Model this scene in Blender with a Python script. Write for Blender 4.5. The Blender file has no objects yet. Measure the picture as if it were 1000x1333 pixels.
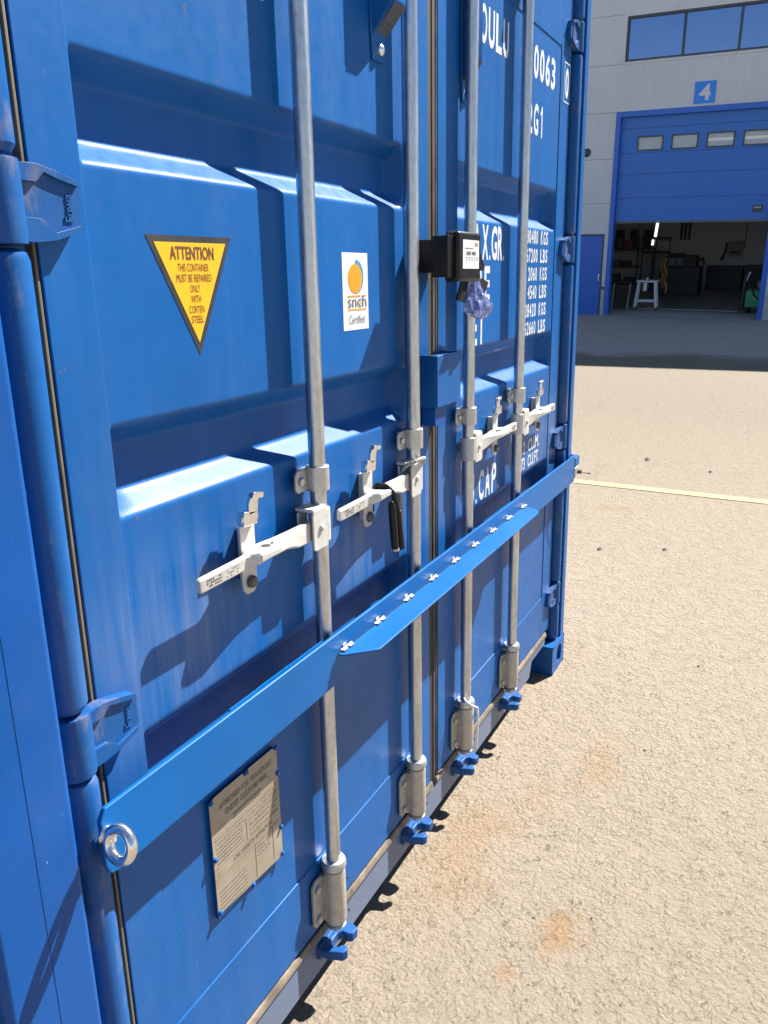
import bpy, bmesh, math, random
from mathutils import Matrix, Vector
random.seed(7)
R = math.radians
sc = bpy.context.scene
# ------------------------------------------------------------------ camera
cam = bpy.data.cameras.new('camera'); co = bpy.data.objects.new('camera', cam)
sc.collection.objects.link(co); sc.camera = co
Rv = Vector((0.455802, -0.889892, -0.018347)); Uv = Vector((0.251785, 0.109138, 0.96161)); Fv = Vector((0.853727, 0.442923, -0.273807))
m = Matrix.Identity(4)
for i in range(3):
    m[i][0] = Rv[i]; m[i][1] = Uv[i]; m[i][2] = -Fv[i]
m[0][3], m[1][3], m[2][3] = -0.55792, -0.75709, 1.48821
co.matrix_world = m
cam.sensor_fit = 'VERTICAL'; cam.sensor_height = 24.0; cam.lens = 24.0*1063.75/1333.0
cam.clip_start = 0.02; cam.clip_end = 3000
# ------------------------------------------------------------------ light
SUN = Vector((2.2, -1.0, 2.65)).normalized()
w = bpy.data.worlds.new('World'); sc.world = w; w.use_nodes = True
wn = w.node_tree.nodes; sky = wn.new('ShaderNodeTexSky'); sky.sky_type = 'NISHITA'; sky.sun_disc = False
sky.sun_elevation = math.asin(SUN.z); sky.sun_rotation = math.atan2(SUN.x, SUN.y)
sky.air_density = 0.8; sky.dust_density = 0.15; sky.ozone_density = 1.2
bg = wn['Background']; bg.inputs[1].default_value = 0.05
w.node_tree.links.new(sky.outputs[0], bg.inputs[0])
sl = bpy.data.lights.new('sun', 'SUN'); sl.energy = 5.0; sl.angle = R(0.53); sl.color = (1.0, 0.945, 0.86)
so = bpy.data.objects.new('sun', sl); sc.collection.objects.link(so)
so.rotation_euler = SUN.to_track_quat('Z', 'Y').to_euler(); so.location = (10, -8, 12)
sc.view_settings.view_transform = 'Standard'; sc.view_settings.look = 'None'
sc.view_settings.exposure = 1.72; sc.view_settings.gamma = 1.0

# ------------------------------------------------------------------ node helpers
class NT:
    def __init__(s, name):
        s.m = bpy.data.materials.new(name); s.m.use_nodes = True
        s.t = s.m.node_tree; s.b = s.t.nodes['Principled BSDF']; s.out = s.t.nodes['Material Output']
        s.tc = s.n('ShaderNodeTexCoord')
    def n(s, k, **kw):
        x = s.t.nodes.new(k)
        for a, v in kw.items(): setattr(x, a, v)
        return x
    def put(s, sock, v):
        if hasattr(v, 'is_linked'): s.t.links.new(v, sock)
        else:
            if isinstance(v, (tuple, list)) and len(v) == 3 and sock.type == 'RGBA': v = (*v, 1)
            sock.default_value = v
    def co_(s, scale=(1, 1, 1), loc=(0, 0, 0), rot=(0, 0, 0)):
        mp = s.n('ShaderNodeMapping'); s.put(mp.inputs[0], s.tc.outputs['Object'])
        mp.inputs['Scale'].default_value = scale; mp.inputs['Location'].default_value = loc; mp.inputs['Rotation'].default_value = rot
        return mp.outputs[0]
    def noise(s, sc_, det=4, rough=.55, vec=None, dist=0):
        x = s.n('ShaderNodeTexNoise'); s.put(x.inputs['Vector'], vec if vec is not None else s.co_())
        x.inputs['Scale'].default_value = sc_; x.inputs['Detail'].default_value = det
        x.inputs['Roughness'].default_value = rough; x.inputs['Distortion'].default_value = dist
        return x.outputs[0]
    def voro(s, sc_, feat='F1', vec=None, out=0):
        x = s.n('ShaderNodeTexVoronoi', feature=feat); s.put(x.inputs['Vector'], vec if vec is not None else s.co_())
        x.inputs['Scale'].default_value = sc_
        return x.outputs[out]
    def rng(s, v, a, b, c=0, d=1, smooth=False):
        x = s.n('ShaderNodeMapRange'); x.interpolation_type = 'SMOOTHSTEP' if smooth else 'LINEAR'
        s.put(x.inputs[0], v)
        for i, k in enumerate((a, b, c, d)): x.inputs[i+1].default_value = k
        return x.outputs[0]
    def mix(s, f, a, b, mode='MIX'):
        x = s.n('ShaderNodeMix', data_type='RGBA', blend_type=mode)
        s.put(x.inputs[0], f); s.put(x.inputs[6], a); s.put(x.inputs[7], b)
        return x.outputs[2]
    def math(s, op, a, b=0.0, c=None):
        x = s.n('ShaderNodeMath', operation=op); s.put(x.inputs[0], a); s.put(x.inputs[1], b)
        if c is not None: s.put(x.inputs[2], c)
        return x.outputs[0]
    def bump(s, h, strength=.3, dist=.01, prev=None):
        x = s.n('ShaderNodeBump'); x.inputs['Strength'].default_value = strength; x.inputs['Distance'].default_value = dist
        s.put(x.inputs['Height'], h)
        if prev is not None: s.put(x.inputs['Normal'], prev)
        return x.outputs[0]
    def xyz(s):
        x = s.n('ShaderNodeSeparateXYZ'); s.put(x.inputs[0], s.tc.outputs['Object']); return x.outputs
    def P(s, **kw):
        for k, v in kw.items():
            nm = {'col': 'Base Color', 'rough': 'Roughness', 'metal': 'Metallic', 'normal': 'Normal', 'spec': 'Specular IOR Level',
                  'coat': 'Coat Weight', 'coatr': 'Coat Roughness', 'alpha': 'Alpha', 'trans': 'Transmission Weight', 'emit': 'Emission Color', 'emits': 'Emission Strength', 'ior': 'IOR'}[k]
            s.put(s.b.inputs[nm], v)
        return s.m

def plain(name, col, rough=.5, metal=0.0, var=.15, nsc=30, **kw):
    t = NT(name); n = t.noise(nsc, 5)
    c = t.mix(t.rng(n, .3, .7), tuple(x*(1-var) for x in col), tuple(min(1, x*(1+var)) for x in col))
    return t.P(col=c, rough=t.rng(n, .3, .7, rough*.85, min(1, rough*1.15)), metal=metal, **kw)

def paint(name, col, rough=.4, dust=.25, streak=.5, rust=0.0, clean=False):
    t = NT(name)
    big = t.noise(2.2, 4, .6)
    c = t.mix(t.rng(big, .35, .65), tuple(x*.9 for x in col), tuple(x*1.1 for x in col))
    if not clean:
        # chalky vertical runs and dust that gathers low on the steel
        vs = t.noise(26, 5, .65, t.co_((1, 1, .07)))
        vs2 = t.noise(90, 3, .6, t.co_((1, 1, .05), (3, 1, 2)))
        z = t.xyz()[2]
        low = t.math('ADD', .16, t.math('MULTIPLY', t.math('MULTIPLY', t.rng(z, .80, .90, 0, 1, True), t.rng(z, 1.17, .98, 0, 1, True)), .85))
        patch = t.rng(t.noise(3.1, 4, .6, t.co_((1, 1, .6), (5, 2, 1))), .36, .66)
        f = t.math('MULTIPLY', t.math('MULTIPLY', t.rng(t.math('ADD', vs, t.math('MULTIPLY', vs2, .35)), .5, .86), patch), low)
        c = t.mix(t.math('MULTIPLY', f, streak), c, (.30, .32, .36))
        film = t.math('MULTIPLY', t.rng(z, 1.2, .15, 0, 1, True), dust)
        c = t.mix(film, c, (.13, .16, .23))
        # fine scuffs and little scratches
        sr = t.noise(260, 2, .5, t.co_((1, 1, .22), (1, 7, 3), (0, .35, 0)))
        c = t.mix(t.math('MULTIPLY', t.rng(sr, .765, .79), .28), c, (.45, .50, .58))
        ch = t.math('MULTIPLY', t.rng(t.noise(55, 3, .6, t.co_((1, 1, .8), (9, 4, 2))), .735, .765), .8)
        c = t.mix(ch, c, (.12, .075, .05))
        if rust > 0:
            rn = t.noise(24, 6, .7, t.co_((1, 1, .35), (2, 2, 8)))
            c = t.mix(t.math('MULTIPLY', t.rng(rn, .62-.14*rust, .72), min(1, rust)), c, (.22, .16, .10))
        ro = t.rng(t.noise(40, 4, .6), .3, .7, rough*.88, rough*1.15)
    else:
        ro = t.rng(big, .3, .7, rough*.9, rough*1.1)
    peel = t.noise(420, 2, .5); wav = t.noise(5, 2, .5)
    nb = t.bump(peel, .035, .002); nb = t.bump(wav, .10, .010, nb)
    return t.P(col=c, rough=ro, normal=nb, spec=.21)

BLUE = (.0001, .077, .275)
M = {}
M['blue'] = paint('container_blue_paint', BLUE, .40, .03, .36)
M['bluerust'] = paint('hinge_blue_paint_worn', (.0004, .064, .232), .42, .05, .25, rust=.55)
M['bluepost'] = paint('post_blue_paint', (.0002, .062, .262), .42, .03, .12)
M['sill'] = paint('sill_blue_paint_dusty', (.004, .055, .17), .42, .85, .9, rust=.3)
M['barblue'] = paint('bar_blue_powder_coat', (.0002, .086, .29), .40, clean=True)
M['rubber'] = plain('door_rubber_black', (.018, .018, .02), .75)
def mk():
    t = NT('dusty_rubber'); n = t.noise(18, 6, .7, t.co_((1, 1, 1)))
    return t.P(col=t.mix(t.rng(n, .35, .62), (.085, .07, .055), (.235, .19, .145)), rough=.9, normal=t.bump(t.noise(120, 4), .4, .003))
M['dustrubber'] = mk()
def mk():
    t = NT('brown_seal'); n = t.noise(14, 6, .7, t.co_((1, 1, .4)))
    return t.P(col=t.mix(t.rng(n, .4, .6), (.05, .045, .04), (.20, .15, .095)), rough=.85)
M['seal'] = mk()
def mk():
    t = NT('rusty_side_seal'); n = t.noise(9, 6, .7, t.co_((1, 1, .5))); n2 = t.noise(60, 4, .6, t.co_((1, 1, .15)))
    return t.P(col=t.mix(t.rng(n2, .35, .65), t.mix(t.rng(n, .4, .6), (.04, .035, .03), (.11, .095, .06)), (.16, .115, .065)), rough=.8)
M['sideseal'] = mk()
M['sealdark'] = plain('aged_black_seal', (.035, .032, .030), .8, var=.5, nsc=14)
def galv(name, lo, hi, metal, r0, r1, rustamt=.5, vert=True):
    t = NT(name)
    n = t.noise(60, 5, .65, t.co_((1, 1, .12 if vert else 1)))
    sp = t.voro(130, 'F1', t.co_((1, 1, .5)))
    f = t.math('ADD', t.math('MULTIPLY', t.rng(n, .3, .7), .7), t.math('MULTIPLY', sp, .35))
    c = t.mix(f, lo, hi)
    blot = t.rng(t.noise(9, 5, .7, t.co_((2, 2, .6), (3, 3, 1))), .50, .72)
    c = t.mix(t.math('MULTIPLY', blot, .45), c, (.33, .32, .31))
    rs = t.rng(t.noise(75, 4, .6, t.co_((1, 1, .6), (1, 5, 2))), .685, .73)
    c = t.mix(t.math('MULTIPLY', rs, rustamt), c, (.16, .09, .05))
    met = t.math('SUBTRACT', metal, t.math('MULTIPLY', rs, .6))
    nb = t.bump(t.noise(200, 4, .6), .10, .002)
    return t.P(col=c, rough=t.rng(n, .3, .7, r0, r1), metal=met, normal=nb)
M['rod'] = galv('galvanised_rod', (.33, .345, .37), (.64, .655, .68), .93, .27, .42, .5)
M['galv'] = galv('galvanised_casting', (.36, .365, .37), (.56, .56, .56), .75, .30, .52, .4, False)
M['dullzinc'] = galv('dusty_zinc', (.34, .315, .275), (.50, .465, .41), .50, .42, .6, .6, False)
M['handle'] = galv('handle_zinc', (.42, .415, .395), (.56, .55, .52), .25, .42, .58, .25, False)
M['chrome'] = galv('bright_zinc', (.62, .62, .62), (.80, .80, .80), .95, .10, .22, .0, False)
M['bolt'] = plain('bolt_steel_dark', (.10, .095, .09), .45, .6)
M['black'] = plain('black_plastic', (.006, .006, .007), .36, nsc=60, spec=.28)
M['blackmatte'] = plain('black_matte', (.007, .007, .009), .6, spec=.2)
def mk():
    t = NT('white_marking_paint'); e = t.noise(170, 4, .7); n = t.noise(30, 5, .7)
    c = t.mix(t.rng(n, .35, .7), (.54, .57, .60), (.44, .48, .53)); c = t.mix(t.rng(e, .66, .70), c, (.05, .12, .28))
    return t.P(col=c, rough=.5)
M['white'] = mk()
M['sticker'] = plain('white_sticker', (.62, .62, .62), .35, var=.02)
M['yellow'] = plain('yellow_sticker', (.66, .36, .003), .4, var=.03)
def stick(name, col, dirt):
    t = NT(name); n = t.noise(38, 6, .7); f = t.math('MULTIPLY', t.rng(n, .52, .70), dirt); e = t.noise(220, 3, .6, t.co_((1, 1, .4)))
    c = t.mix(f, col, tuple(x*.55+.03 for x in col)); c = t.mix(t.math('MULTIPLY', t.rng(e, .70, .75), .6), c, (.02, .03, .06))
    return t.P(col=c, rough=.42)
M['yellow'] = stick('yellow_sticker_aged', (.66, .36, .003), .35); M['sticker'] = stick('white_sticker_aged', (.62, .62, .61), .25)
M['stblack'] = plain('sticker_black', (.022, .022, .026), .45)
M['brown'] = plain('sticker_print', (.10, .035, .012), .5)
M['orange'] = plain('sticker_orange', (.74, .24, .005), .45, var=.03)
M['greyprint'] = plain('sticker_grey', (.10, .115, .14), .5)
M['tealprint'] = plain('sticker_teal', (.05, .20, .33), .5)
M['rope'] = plain('steel_rope', (.33, .325, .31), .55, .2, nsc=300)
M['cord'] = plain('pale_cord', (.62, .60, .56), .7, nsc=300)
M['void'] = plain('inside_black', (.01, .01, .01), .9)
def mk():
    t = NT('data_plate_aluminium'); n = t.noise(11, 6, .7); f = t.noise(140, 3)
    c = t.mix(t.rng(n, .35, .68), (.25, .21, .16), (.34, .295, .235))
    c = t.mix(t.math('MULTIPLY', t.rng(t.noise(26, 5, .7), .58, .72), .6), c, (.22, .13, .07))
    return t.P(col=c, rough=t.rng(f, .3, .7, .38, .55), metal=.25)
M['plate'] = mk()
M['plateprint'] = plain('plate_print', (.145, .12, .092), .6, var=.4, nsc=60)
def mk():
    t = NT('vent_mesh_black')
    v = t.voro(340, 'DISTANCE_TO_EDGE')
    return t.P(col=t.mix(t.rng(v, .05, .12), (.10, .12, .18), (.006, .006, .008)), rough=.6)
M['mesh'] = mk()
def mk():
    t = NT('clear_plastic_bag')
    t.P(col=(.20, .27, .62), rough=.08, trans=.35, ior=1.4, alpha=.80, coat=.6, normal=t.bump(t.noise(45, 4, .6, dist=1.5), .9, .02))
    return t.m
M['bag'] = mk()

# ------------------------------------------------------------------ ground
def gz(x, y):
    if x <= 6: return 0.0
    yy = max(-15, min(22, y)) - 4.65
    if x < 23.7:
        t_ = (x-6)/17.7
        return t_*t_*(.397+.031*yy)
    return (.397+.031*yy) + .03*(x-23.7)
def mk():
    t = NT('sunlit_worn_asphalt')
    x_, y_, z_ = t.xyz()
    big = t.noise(.9, 5, .6); mid = t.noise(7, 5, .65); fine = t.noise(150, 6, .75); grit = t.noise(520, 3, .7)
    warp = t.n('ShaderNodeVectorMath', operation='MULTIPLY_ADD')
    nz = t.n('ShaderNodeTexNoise'); t.put(nz.inputs['Vector'], t.co_()); nz.inputs['Scale'].default_value = 38; nz.inputs['Detail'].default_value = 4
    t.put(warp.inputs[0], nz.outputs[1]); warp.inputs[1].default_value = (.035, .035, .0); t.put(warp.inputs[2], t.tc.outputs['Object'])
    agg = t.voro(78, 'F1', warp.outputs[0]); agg2 = t.voro(36, 'DISTANCE_TO_EDGE', warp.outputs[0])
    crk = t.rng(t.noise(58, 6, .74, t.co_((1, 1.6, 1), (3, 8, 0), (0, 0, .9)), 1.2), .36, .44)      # thin open voids between stones
    gr2 = t.noise(330, 4, .8); vr = t.voro(120, 'F1', warp.outputs[0], 1)
    c = t.mix(t.rng(fine, .33, .67), (.30, .245, .185), (.50, .435, .35))
    c = t.mix(t.math('MULTIPLY', t.rng(gr2, .55, .70), .5), c, (.66, .60, .52)); c = t.mix(t.math('MULTIPLY', t.rng(gr2, .44, .32), .45), c, (.17, .14, .11))
    c = t.mix(.22, c, t.mix(vr, (.25, .22, .19), (.58, .52, .45)))
    c = t.mix(t.math('MULTIPLY', t.rng(mid, .35, .7), .35), c, (.50, .44, .365))
    c = t.mix(t.math('MULTIPLY', t.rng(big, .4, .7), .30), c, (.34, .265, .19))
    c = t.mix(t.math('MULTIPLY', t.rng(t.voro(150, 'F1', None, 1), .0, .16), .5), c, (.62, .58, .52))
    gate = t.rng(t.noise(16, 4, .7), .40, .60)
    c = t.mix(t.math('MULTIPLY', t.math('SUBTRACT', 1.0, crk), t.math('MULTIPLY', gate, .60)), c, (.13, .095, .07))
    dots = t.rng(t.noise(210, 3, .6, t.co_((1, 1, 1), (31, 7, 0))), .70, .75)
    c = t.mix(t.math('MULTIPLY', dots, .55), c, (.06, .05, .045))
    # rust stains with their own outlines
    st = None
    for (px, py, r, a, ax) in ((1.03, -.375, .075, .95, 1.5), (.85, -.31, .04, .9, 1.2), (1.23, -.06, .17, .55, 1.7), (4.76, .33, .24, .65, .5), (1.75, -.30, .10, .45, 2.5), (.64, -.33, .05, .5, 1), (2.55, .02, .12, .30, 2), (1.5, -.18, .08, .3, 2.5), (1.1, -.08, .12, .45, 2.5)):
        dx = t.math('MULTIPLY', t.math('SUBTRACT', x_, px), 1.0/ax); dy = t.math('SUBTRACT', y_, py)
        d = t.math('SQRT', t.math('ADD', t.math('MULTIPLY', dx, dx), t.math('MULTIPLY', dy, dy)))
        d = t.math('ADD', d, t.math('MULTIPLY', t.math('SUBTRACT', t.noise(14 if r < .1 else 7, 5, .7), .5), r*2.6))
        f = t.math('MULTIPLY', t.rng(d, r, r*.15, 0, 1, True), a)
        st = f if st is None else t.math('MAXIMUM', st, f)
    c = t.mix(t.math('MULTIPLY', st, .55), c, (.50, .30, .12))
    # older greyer asphalt towards the workshop, then a shade lift painted into the colour
    far = t.rng(x_, 3.0, 9.0); c = t.mix(far, c, t.mix(t.rng(fine, .3, .7), (.30, .275, .23), (.44, .41, .355)))
    scuff = t.math('MULTIPLY', t.rng(t.noise(2.0, 6, .7, t.co_((.5, 2.2, 1), (1.3, .2, 0))), .60, .72), .25)
    c = t.mix(scuff, c, (.20, .17, .14))
    shade_lift = t.rng(t.math('ADD', x_, t.math('MULTIPLY', t.noise(.6, 4), 3)), 16.2, 17.0)  # paler colour where the building's shadow lies, brightening the shaded ground
    c = t.mix(shade_lift, c, t.mix(t.noise(3, 5), (.60, .60, .61), (.86, .84, .81)))
    h = t.math('ADD', t.math('MULTIPLY', fine, .8), t.math('MULTIPLY', crk, t.math('MULTIPLY', gate, .55)))
    nb = t.bump(h, .9, .008)
    nb = t.bump(t.math('ADD', t.math('MULTIPLY', grit, .5), t.math('MULTIPLY', agg, -1.0)), .8, .0045, nb)
    nb = t.bump(mid, .12, .03, nb)
    c = t.mix(1.0, c, (.535, .502, .455), 'MULTIPLY')
    return t.P(col=c, rough=.9, normal=nb, spec=.2)
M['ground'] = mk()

# ------------------------------------------------------------------ mesh helpers
class MB:
    def __init__(s): s.v = []; s.f = []; s.mi = []; s.cur = 0
    def add(s, v, f):
        o = len(s.v); s.v += [tuple(p) for p in v]; s.f += [tuple(i+o for i in q) for q in f]; s.mi += [s.cur]*len(f); return s
    def box(s, x0, x1, y0, y1, z0, z1):
        v = [(x, y, z) for z in (z0, z1) for y in (y0, y1) for x in (x0, x1)]
        return s.add(v, [(0, 2, 3, 1), (4, 5, 7, 6), (0, 1, 5, 4), (2, 6, 7, 3), (0, 4, 6, 2), (1, 3, 7, 5)])
    def prism(s, pts, a, b, ax='y'):
        # outline pts in the two other axes, extruded from a to b along ax
        def V(p, t_): return {'y': (p[0], t_, p[1]), 'z': (p[0], p[1], t_), 'x': (t_, p[0], p[1])}[ax]
        n = len(pts); v = [V(p, a) for p in pts]+[V(p, b) for p in pts]
        f = [tuple(range(n)), tuple(range(2*n-1, n-1, -1))]+[(i, i+n, (i+1) % n+n, (i+1) % n) for i in range(n)]
        return s.add(v, f)
    def tube(s, pts, r, n=12, cap=True, closed=False):
        pts = [Vector(p) for p in pts]; rs = r if isinstance(r, (list, tuple)) else [r]*len(pts)
        k = len(pts); V = []; up = None
        for i, p in enumerate(pts):
            a = pts[(i-1) % k] if (i or closed) else p; b = pts[(i+1) % k] if (i < k-1 or closed) else p
            d = (b-a).normalized()
            if up is None: up = Vector((0, 0, 1)) if abs(d.z) < .9 else Vector((1, 0, 0))
            up = (up-d*up.dot(d)).normalized(); q = d.cross(up)
            for j in range(n):
                t_ = 2*math.pi*j/n; V.append(p+(up*math.cos(t_)+q*math.sin(t_))*rs[i])
        F = []
        for i in range(k if closed else k-1):
            i2 = (i+1) % k
            for j in range(n): F.append((i*n+j, i*n+(j+1) % n, i2*n+(j+1) % n, i2*n+j))
        if cap and not closed: F += [tuple(range(n-1, -1, -1)), tuple((k-1)*n+j for j in range(n))]
        return s.add(V, F)
    def cyl(s, a, b, r, n=24): return s.tube([a, b], r, n)
    def lathe(s, prof, c=(0, 0, 0), n=28, ax='z'):
        V = []
        for (r, h) in prof:
            for j in range(n):
                t_ = 2*math.pi*j/n; x, y = r*math.cos(t_), r*math.sin(t_)
                V.append({'z': (c[0]+x, c[1]+y, c[2]+h), 'y': (c[0]+x, c[1]+h, c[2]+y), 'x': (c[0]+h, c[1]+x, c[2]+y)}[ax])
        F = []
        for i in range(len(prof)-1):
            for j in range(n): F.append((i*n+j, i*n+(j+1) % n, (i+1)*n+(j+1) % n, (i+1)*n+j))
        F += [tuple(range(n-1, -1, -1)), tuple((len(prof)-1)*n+j for j in range(n))]
        return s.add(V, F)
    def torus(s, c, u, v, R_, r, n=36, m_=14):
        c = Vector(c); u = Vector(u).normalized(); v = Vector(v).normalized()
        return s.tube([c+(u*math.cos(2*math.pi*i/n)+v*math.sin(2*math.pi*i/n))*R_ for i in range(n)], r, m_, closed=True)
    def loft(s, secs):
        # sections: (x, yc, zc, half depth, half height)
        V = []
        for (x, yc, zc, a, b) in secs:
            k = min(a, b)*.45
            for (dy, dz) in ((-a, -b+k), (-a, b-k), (-a+k, b), (a-k, b), (a, b-k), (a, -b+k), (a-k, -b), (-a+k, -b)): V.append((x, yc+dy, zc+dz))
        F = []; n = 8; kk = len(secs)
        for i in range(kk-1):
            for j in range(n): F.append((i*n+j, (i+1)*n+j, (i+1)*n+(j+1) % n, i*n+(j+1) % n))
        F += [tuple(range(n)), tuple((kk-1)*n+j for j in range(n-1, -1, -1))]
        return s.add(V, F)
    def mesh(s, name, shift=(0, 0, 0), smooth=30):
        me = bpy.data.meshes.new(name)
        me.from_pydata([(a-shift[0], b-shift[1], c-shift[2]) for a, b, c in s.v], [], s.f)
        bm = bmesh.new(); bm.from_mesh(me); bmesh.ops.recalc_face_normals(bm, faces=bm.faces); bm.to_mesh(me); bm.free()
        for p, i in zip(me.polygons, s.mi): p.material_index = i
        if smooth:
            me.polygons.foreach_set('use_smooth', [True]*len(me.polygons)); me.set_sharp_from_angle(angle=R(smooth))
        me.update(); return me

ORG = {}
def org(o):
    while o.parent: o = o.parent
    return ORG.get(o.name, (0, 0, 0))
def link(o, parent=None):
    sc.collection.objects.link(o)
    if parent: o.parent = parent
    return o
def tag(o, label=None, cat=None, group=None, kind=None):
    for k, v in (('label', label), ('category', cat), ('group', group), ('kind', kind)):
        if v: o[k] = v
    return o
def thing(name, loc, label, cat, group=None):
    o = bpy.data.objects.new(name, None); o.empty_display_size = .1; link(o); o.location = loc; ORG[o.name] = tuple(loc)
    return tag(o, label, cat, group)
def obj(name, mb, mat, parent=None, bevel=0, smooth=30, seg=2, label=None):
    """world-coordinate mesh; if parented its vertices are taken relative to the thing's base"""
    sh = org(parent) if parent else (0, 0, 0)
    me = mb.mesh(name, sh, smooth)
    for q in (mat if isinstance(mat, (list, tuple)) else [mat]): me.materials.append(q)
    o = link(bpy.data.objects.new(name, me), parent)
    if bevel:
        b = o.modifiers.new('bevel', 'BEVEL'); b.width = bevel; b.segments = seg; b.limit_method = 'ANGLE'; b.angle_limit = R(35); b.harden_normals = False
    if label: o['label'] = label
    return o
def inst(name, me, parent, loc, bevel=0, rot=(0, 0, 0), label=None):
    """shared local mesh placed at a world position under a thing"""
    o = link(bpy.data.objects.new(name, me), parent); g = org(parent)
    o.location = (loc[0]-g[0], loc[1]-g[1], loc[2]-g[2]); o.rotation_euler = rot
    if bevel:
        b = o.modifiers.new('bevel', 'BEVEL'); b.width = bevel; b.segments = 2; b.limit_method = 'ANGLE'; b.angle_limit = R(35)
    if label: o['label'] = label
    return o
def fin(mb, name, mats, smooth=30):
    me = mb.mesh(name, (0, 0, 0), smooth)
    for q in (mats if isinstance(mats, (list, tuple)) else [mats]): me.materials.append(q)
    return me

def text_verts(txt, bold=0.0, shear=0.0, spacing=1.0, ext=0.0):
    cu = bpy.data.curves.new('t', 'FONT'); cu.body = txt; cu.size = 1; cu.offset = bold; cu.shear = shear; cu.space_character = spacing; cu.resolution_u = 4; cu.extrude = ext
    o = bpy.data.objects.new('t', cu); sc.collection.objects.link(o)
    dg = bpy.context.evaluated_depsgraph_get(); dg.update()
    me = bpy.data.meshes.new_from_object(o.evaluated_get(dg))
    v = [((p.co.x, p.co.y, p.co.z) if ext else (p.co.x, p.co.y)) for p in me.vertices]; f = [tuple(p.vertices) for p in me.polygons]
    bpy.data.objects.remove(o); bpy.data.curves.remove(cu); bpy.data.meshes.remove(me)
    return v, f
def add_text(mb, txt, x0, x1, z0, z1, y, bold=0.0, shear=0.0, spacing=1.0, vertical=False, ext=0.0):
    """fills the rectangle x0..x1, z0..z1 of the plane at y; vertical = reads upwards"""
    v, f = text_verts(txt, bold, shear, spacing, .5 if ext else 0)
    if txt == '1': v, f = [(.55, 0), (1, 0), (1, 1), (.62, 1), (.35, .86), (0, .78), (0, .68), (.55, .76)], [(0, 1, 2, 3, 4, 7), (4, 5, 6, 7)]
    ax, bx = min(p[0] for p in v), max(p[0] for p in v); az, bz = min(p[1] for p in v), max(p[1] for p in v)
    V = []
    for q_ in v:
        a, b = q_[0], q_[1]; yo = -q_[2]*2*ext if ext else 0
        s_, t_ = (a-ax)/(bx-ax), (b-az)/(bz-az)
        V.append((x0+(1-t_)*(x1-x0), y+yo, z0+s_*(z1-z0)) if vertical else (x0+s_*(x1-x0), y+yo, z0+t_*(z1-z0)))
    mb.add(V, f)
def decal(name, items, y, mat, parent, thick=.0004, label=None):
    """items: list of (txt, x0, x1, z0, z1, kwargs)"""
    mb = MB()
    for (txt, x0, x1, z0, z1, kw) in items: add_text(mb, txt, x0, x1, z0, z1, y, **kw)
    o = obj(name, mb, mat, parent, smooth=0, label=label)
    return o

# ------------------------------------------------------------------ setting: yard
def build_ground():
    xs = [-60, -20, -8, -4, -2, -1]+[i*.5 for i in range(-1, 13)]+[7+i for i in range(18)]+[23.7, 26, 30, 40, 60, 120, 400]
    xs = sorted(set(xs)); ys = sorted(set([-300, -80, -30, -15]+list(range(-10, 23, 2))+[30, 60, 120, 300]))
    mb = MB(); V = [(x, y, gz(x, y)) for x in xs for y in ys]; ny = len(ys)
    F = [(i*ny+j, (i+1)*ny+j, (i+1)*ny+j+1, i*ny+j+1) for i in range(len(xs)-1) for j in range(ny-1)]
    mb.add(V, F)
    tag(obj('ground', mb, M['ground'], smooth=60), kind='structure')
    def mk():
        t = NT('worn_yellow_line'); n = t.noise(120, 5, .75); b = t.noise(5, 5, .7)
        c = t.mix(t.rng(t.math('ADD', n, t.math('MULTIPLY', b, .5)), .62, .92), (.50, .40, .16), (.33, .27, .18))
        return t.P(col=c, rough=.85, normal=t.bump(t.noise(150, 6, .75), .8, .008))
    mb = MB(); pts = []
    for y in [-9, -5, -2, -.6, .7, 2, 5, 9]:
        x = 5.32+(y+.61)*.062; pts.append((x, y))
    V = []
    for x, y in pts: V += [(x-.055, y, gz(x-.055, y)+.004), (x+.055, y, gz(x+.055, y)+.004)]
    mb.add(V, [(2*i, 2*i+1, 2*i+3, 2*i+2) for i in range(len(pts)-1)])
    tag(obj('painted_line', mb, mk(), smooth=0), kind='structure')
    # loose grit and a few bits of debris
    mb = MB(); rnd = random.Random(3)
    dark = [(4.016, -.15, .016), (6.36, .351, .03), (6.09, -.169, .02), (3.88, .18, .018), (1.043, -.312, .004), (1.9, -.42, .006), (2.6, -.5, .007)]
    for i in range(170):
        x = .5+rnd.random()**1.6*6; y = -1.1+rnd.random()*2.2
        if y > -.05 and x < 2.6: continue
        dark.append((x, y, .0015+.0025*rnd.random()))
    for (x, y, r) in dark:
        o = len(mb.v); V = []
        for (a, b, c) in ((1, 0, 0), (-1, 0, 0), (0, 1, 0), (0, -1, 0), (0, 0, 1), (0, 0, -.3)):
            V.append((x+a*r*(1+.5*rnd.random()), y+b*r*(.6+.5*rnd.random()), gz(x, y)+r*.25+c*r*.6))
        mb.add(V, [(0, 2, 4), (2, 1, 4), (1, 3, 4), (3, 0, 4), (2, 0, 5), (1, 2, 5), (3, 1, 5), (0, 3, 5)])
    tag(obj('gravel', mb, plain('grit_stone', (.07, .06, .05), .8, var=.5, nsc=9), smooth=0), 'loose dark grit scattered over the beige yard', 'gravel', kind='stuff')
build_ground()

# ------------------------------------------------------------------ the container
XL, XR = .118, 2.320             # outer edges of the two doors
YF = .030                        # face of the ribbed panels
CB = (1.219, 3.0, 0.0)
cont = thing('shipping_container', CB, 'blue steel shipping container standing on the yard with its ribbed double doors closed', 'container')
blue = M['blue']
def mir(x): return 2.438-x
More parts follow.
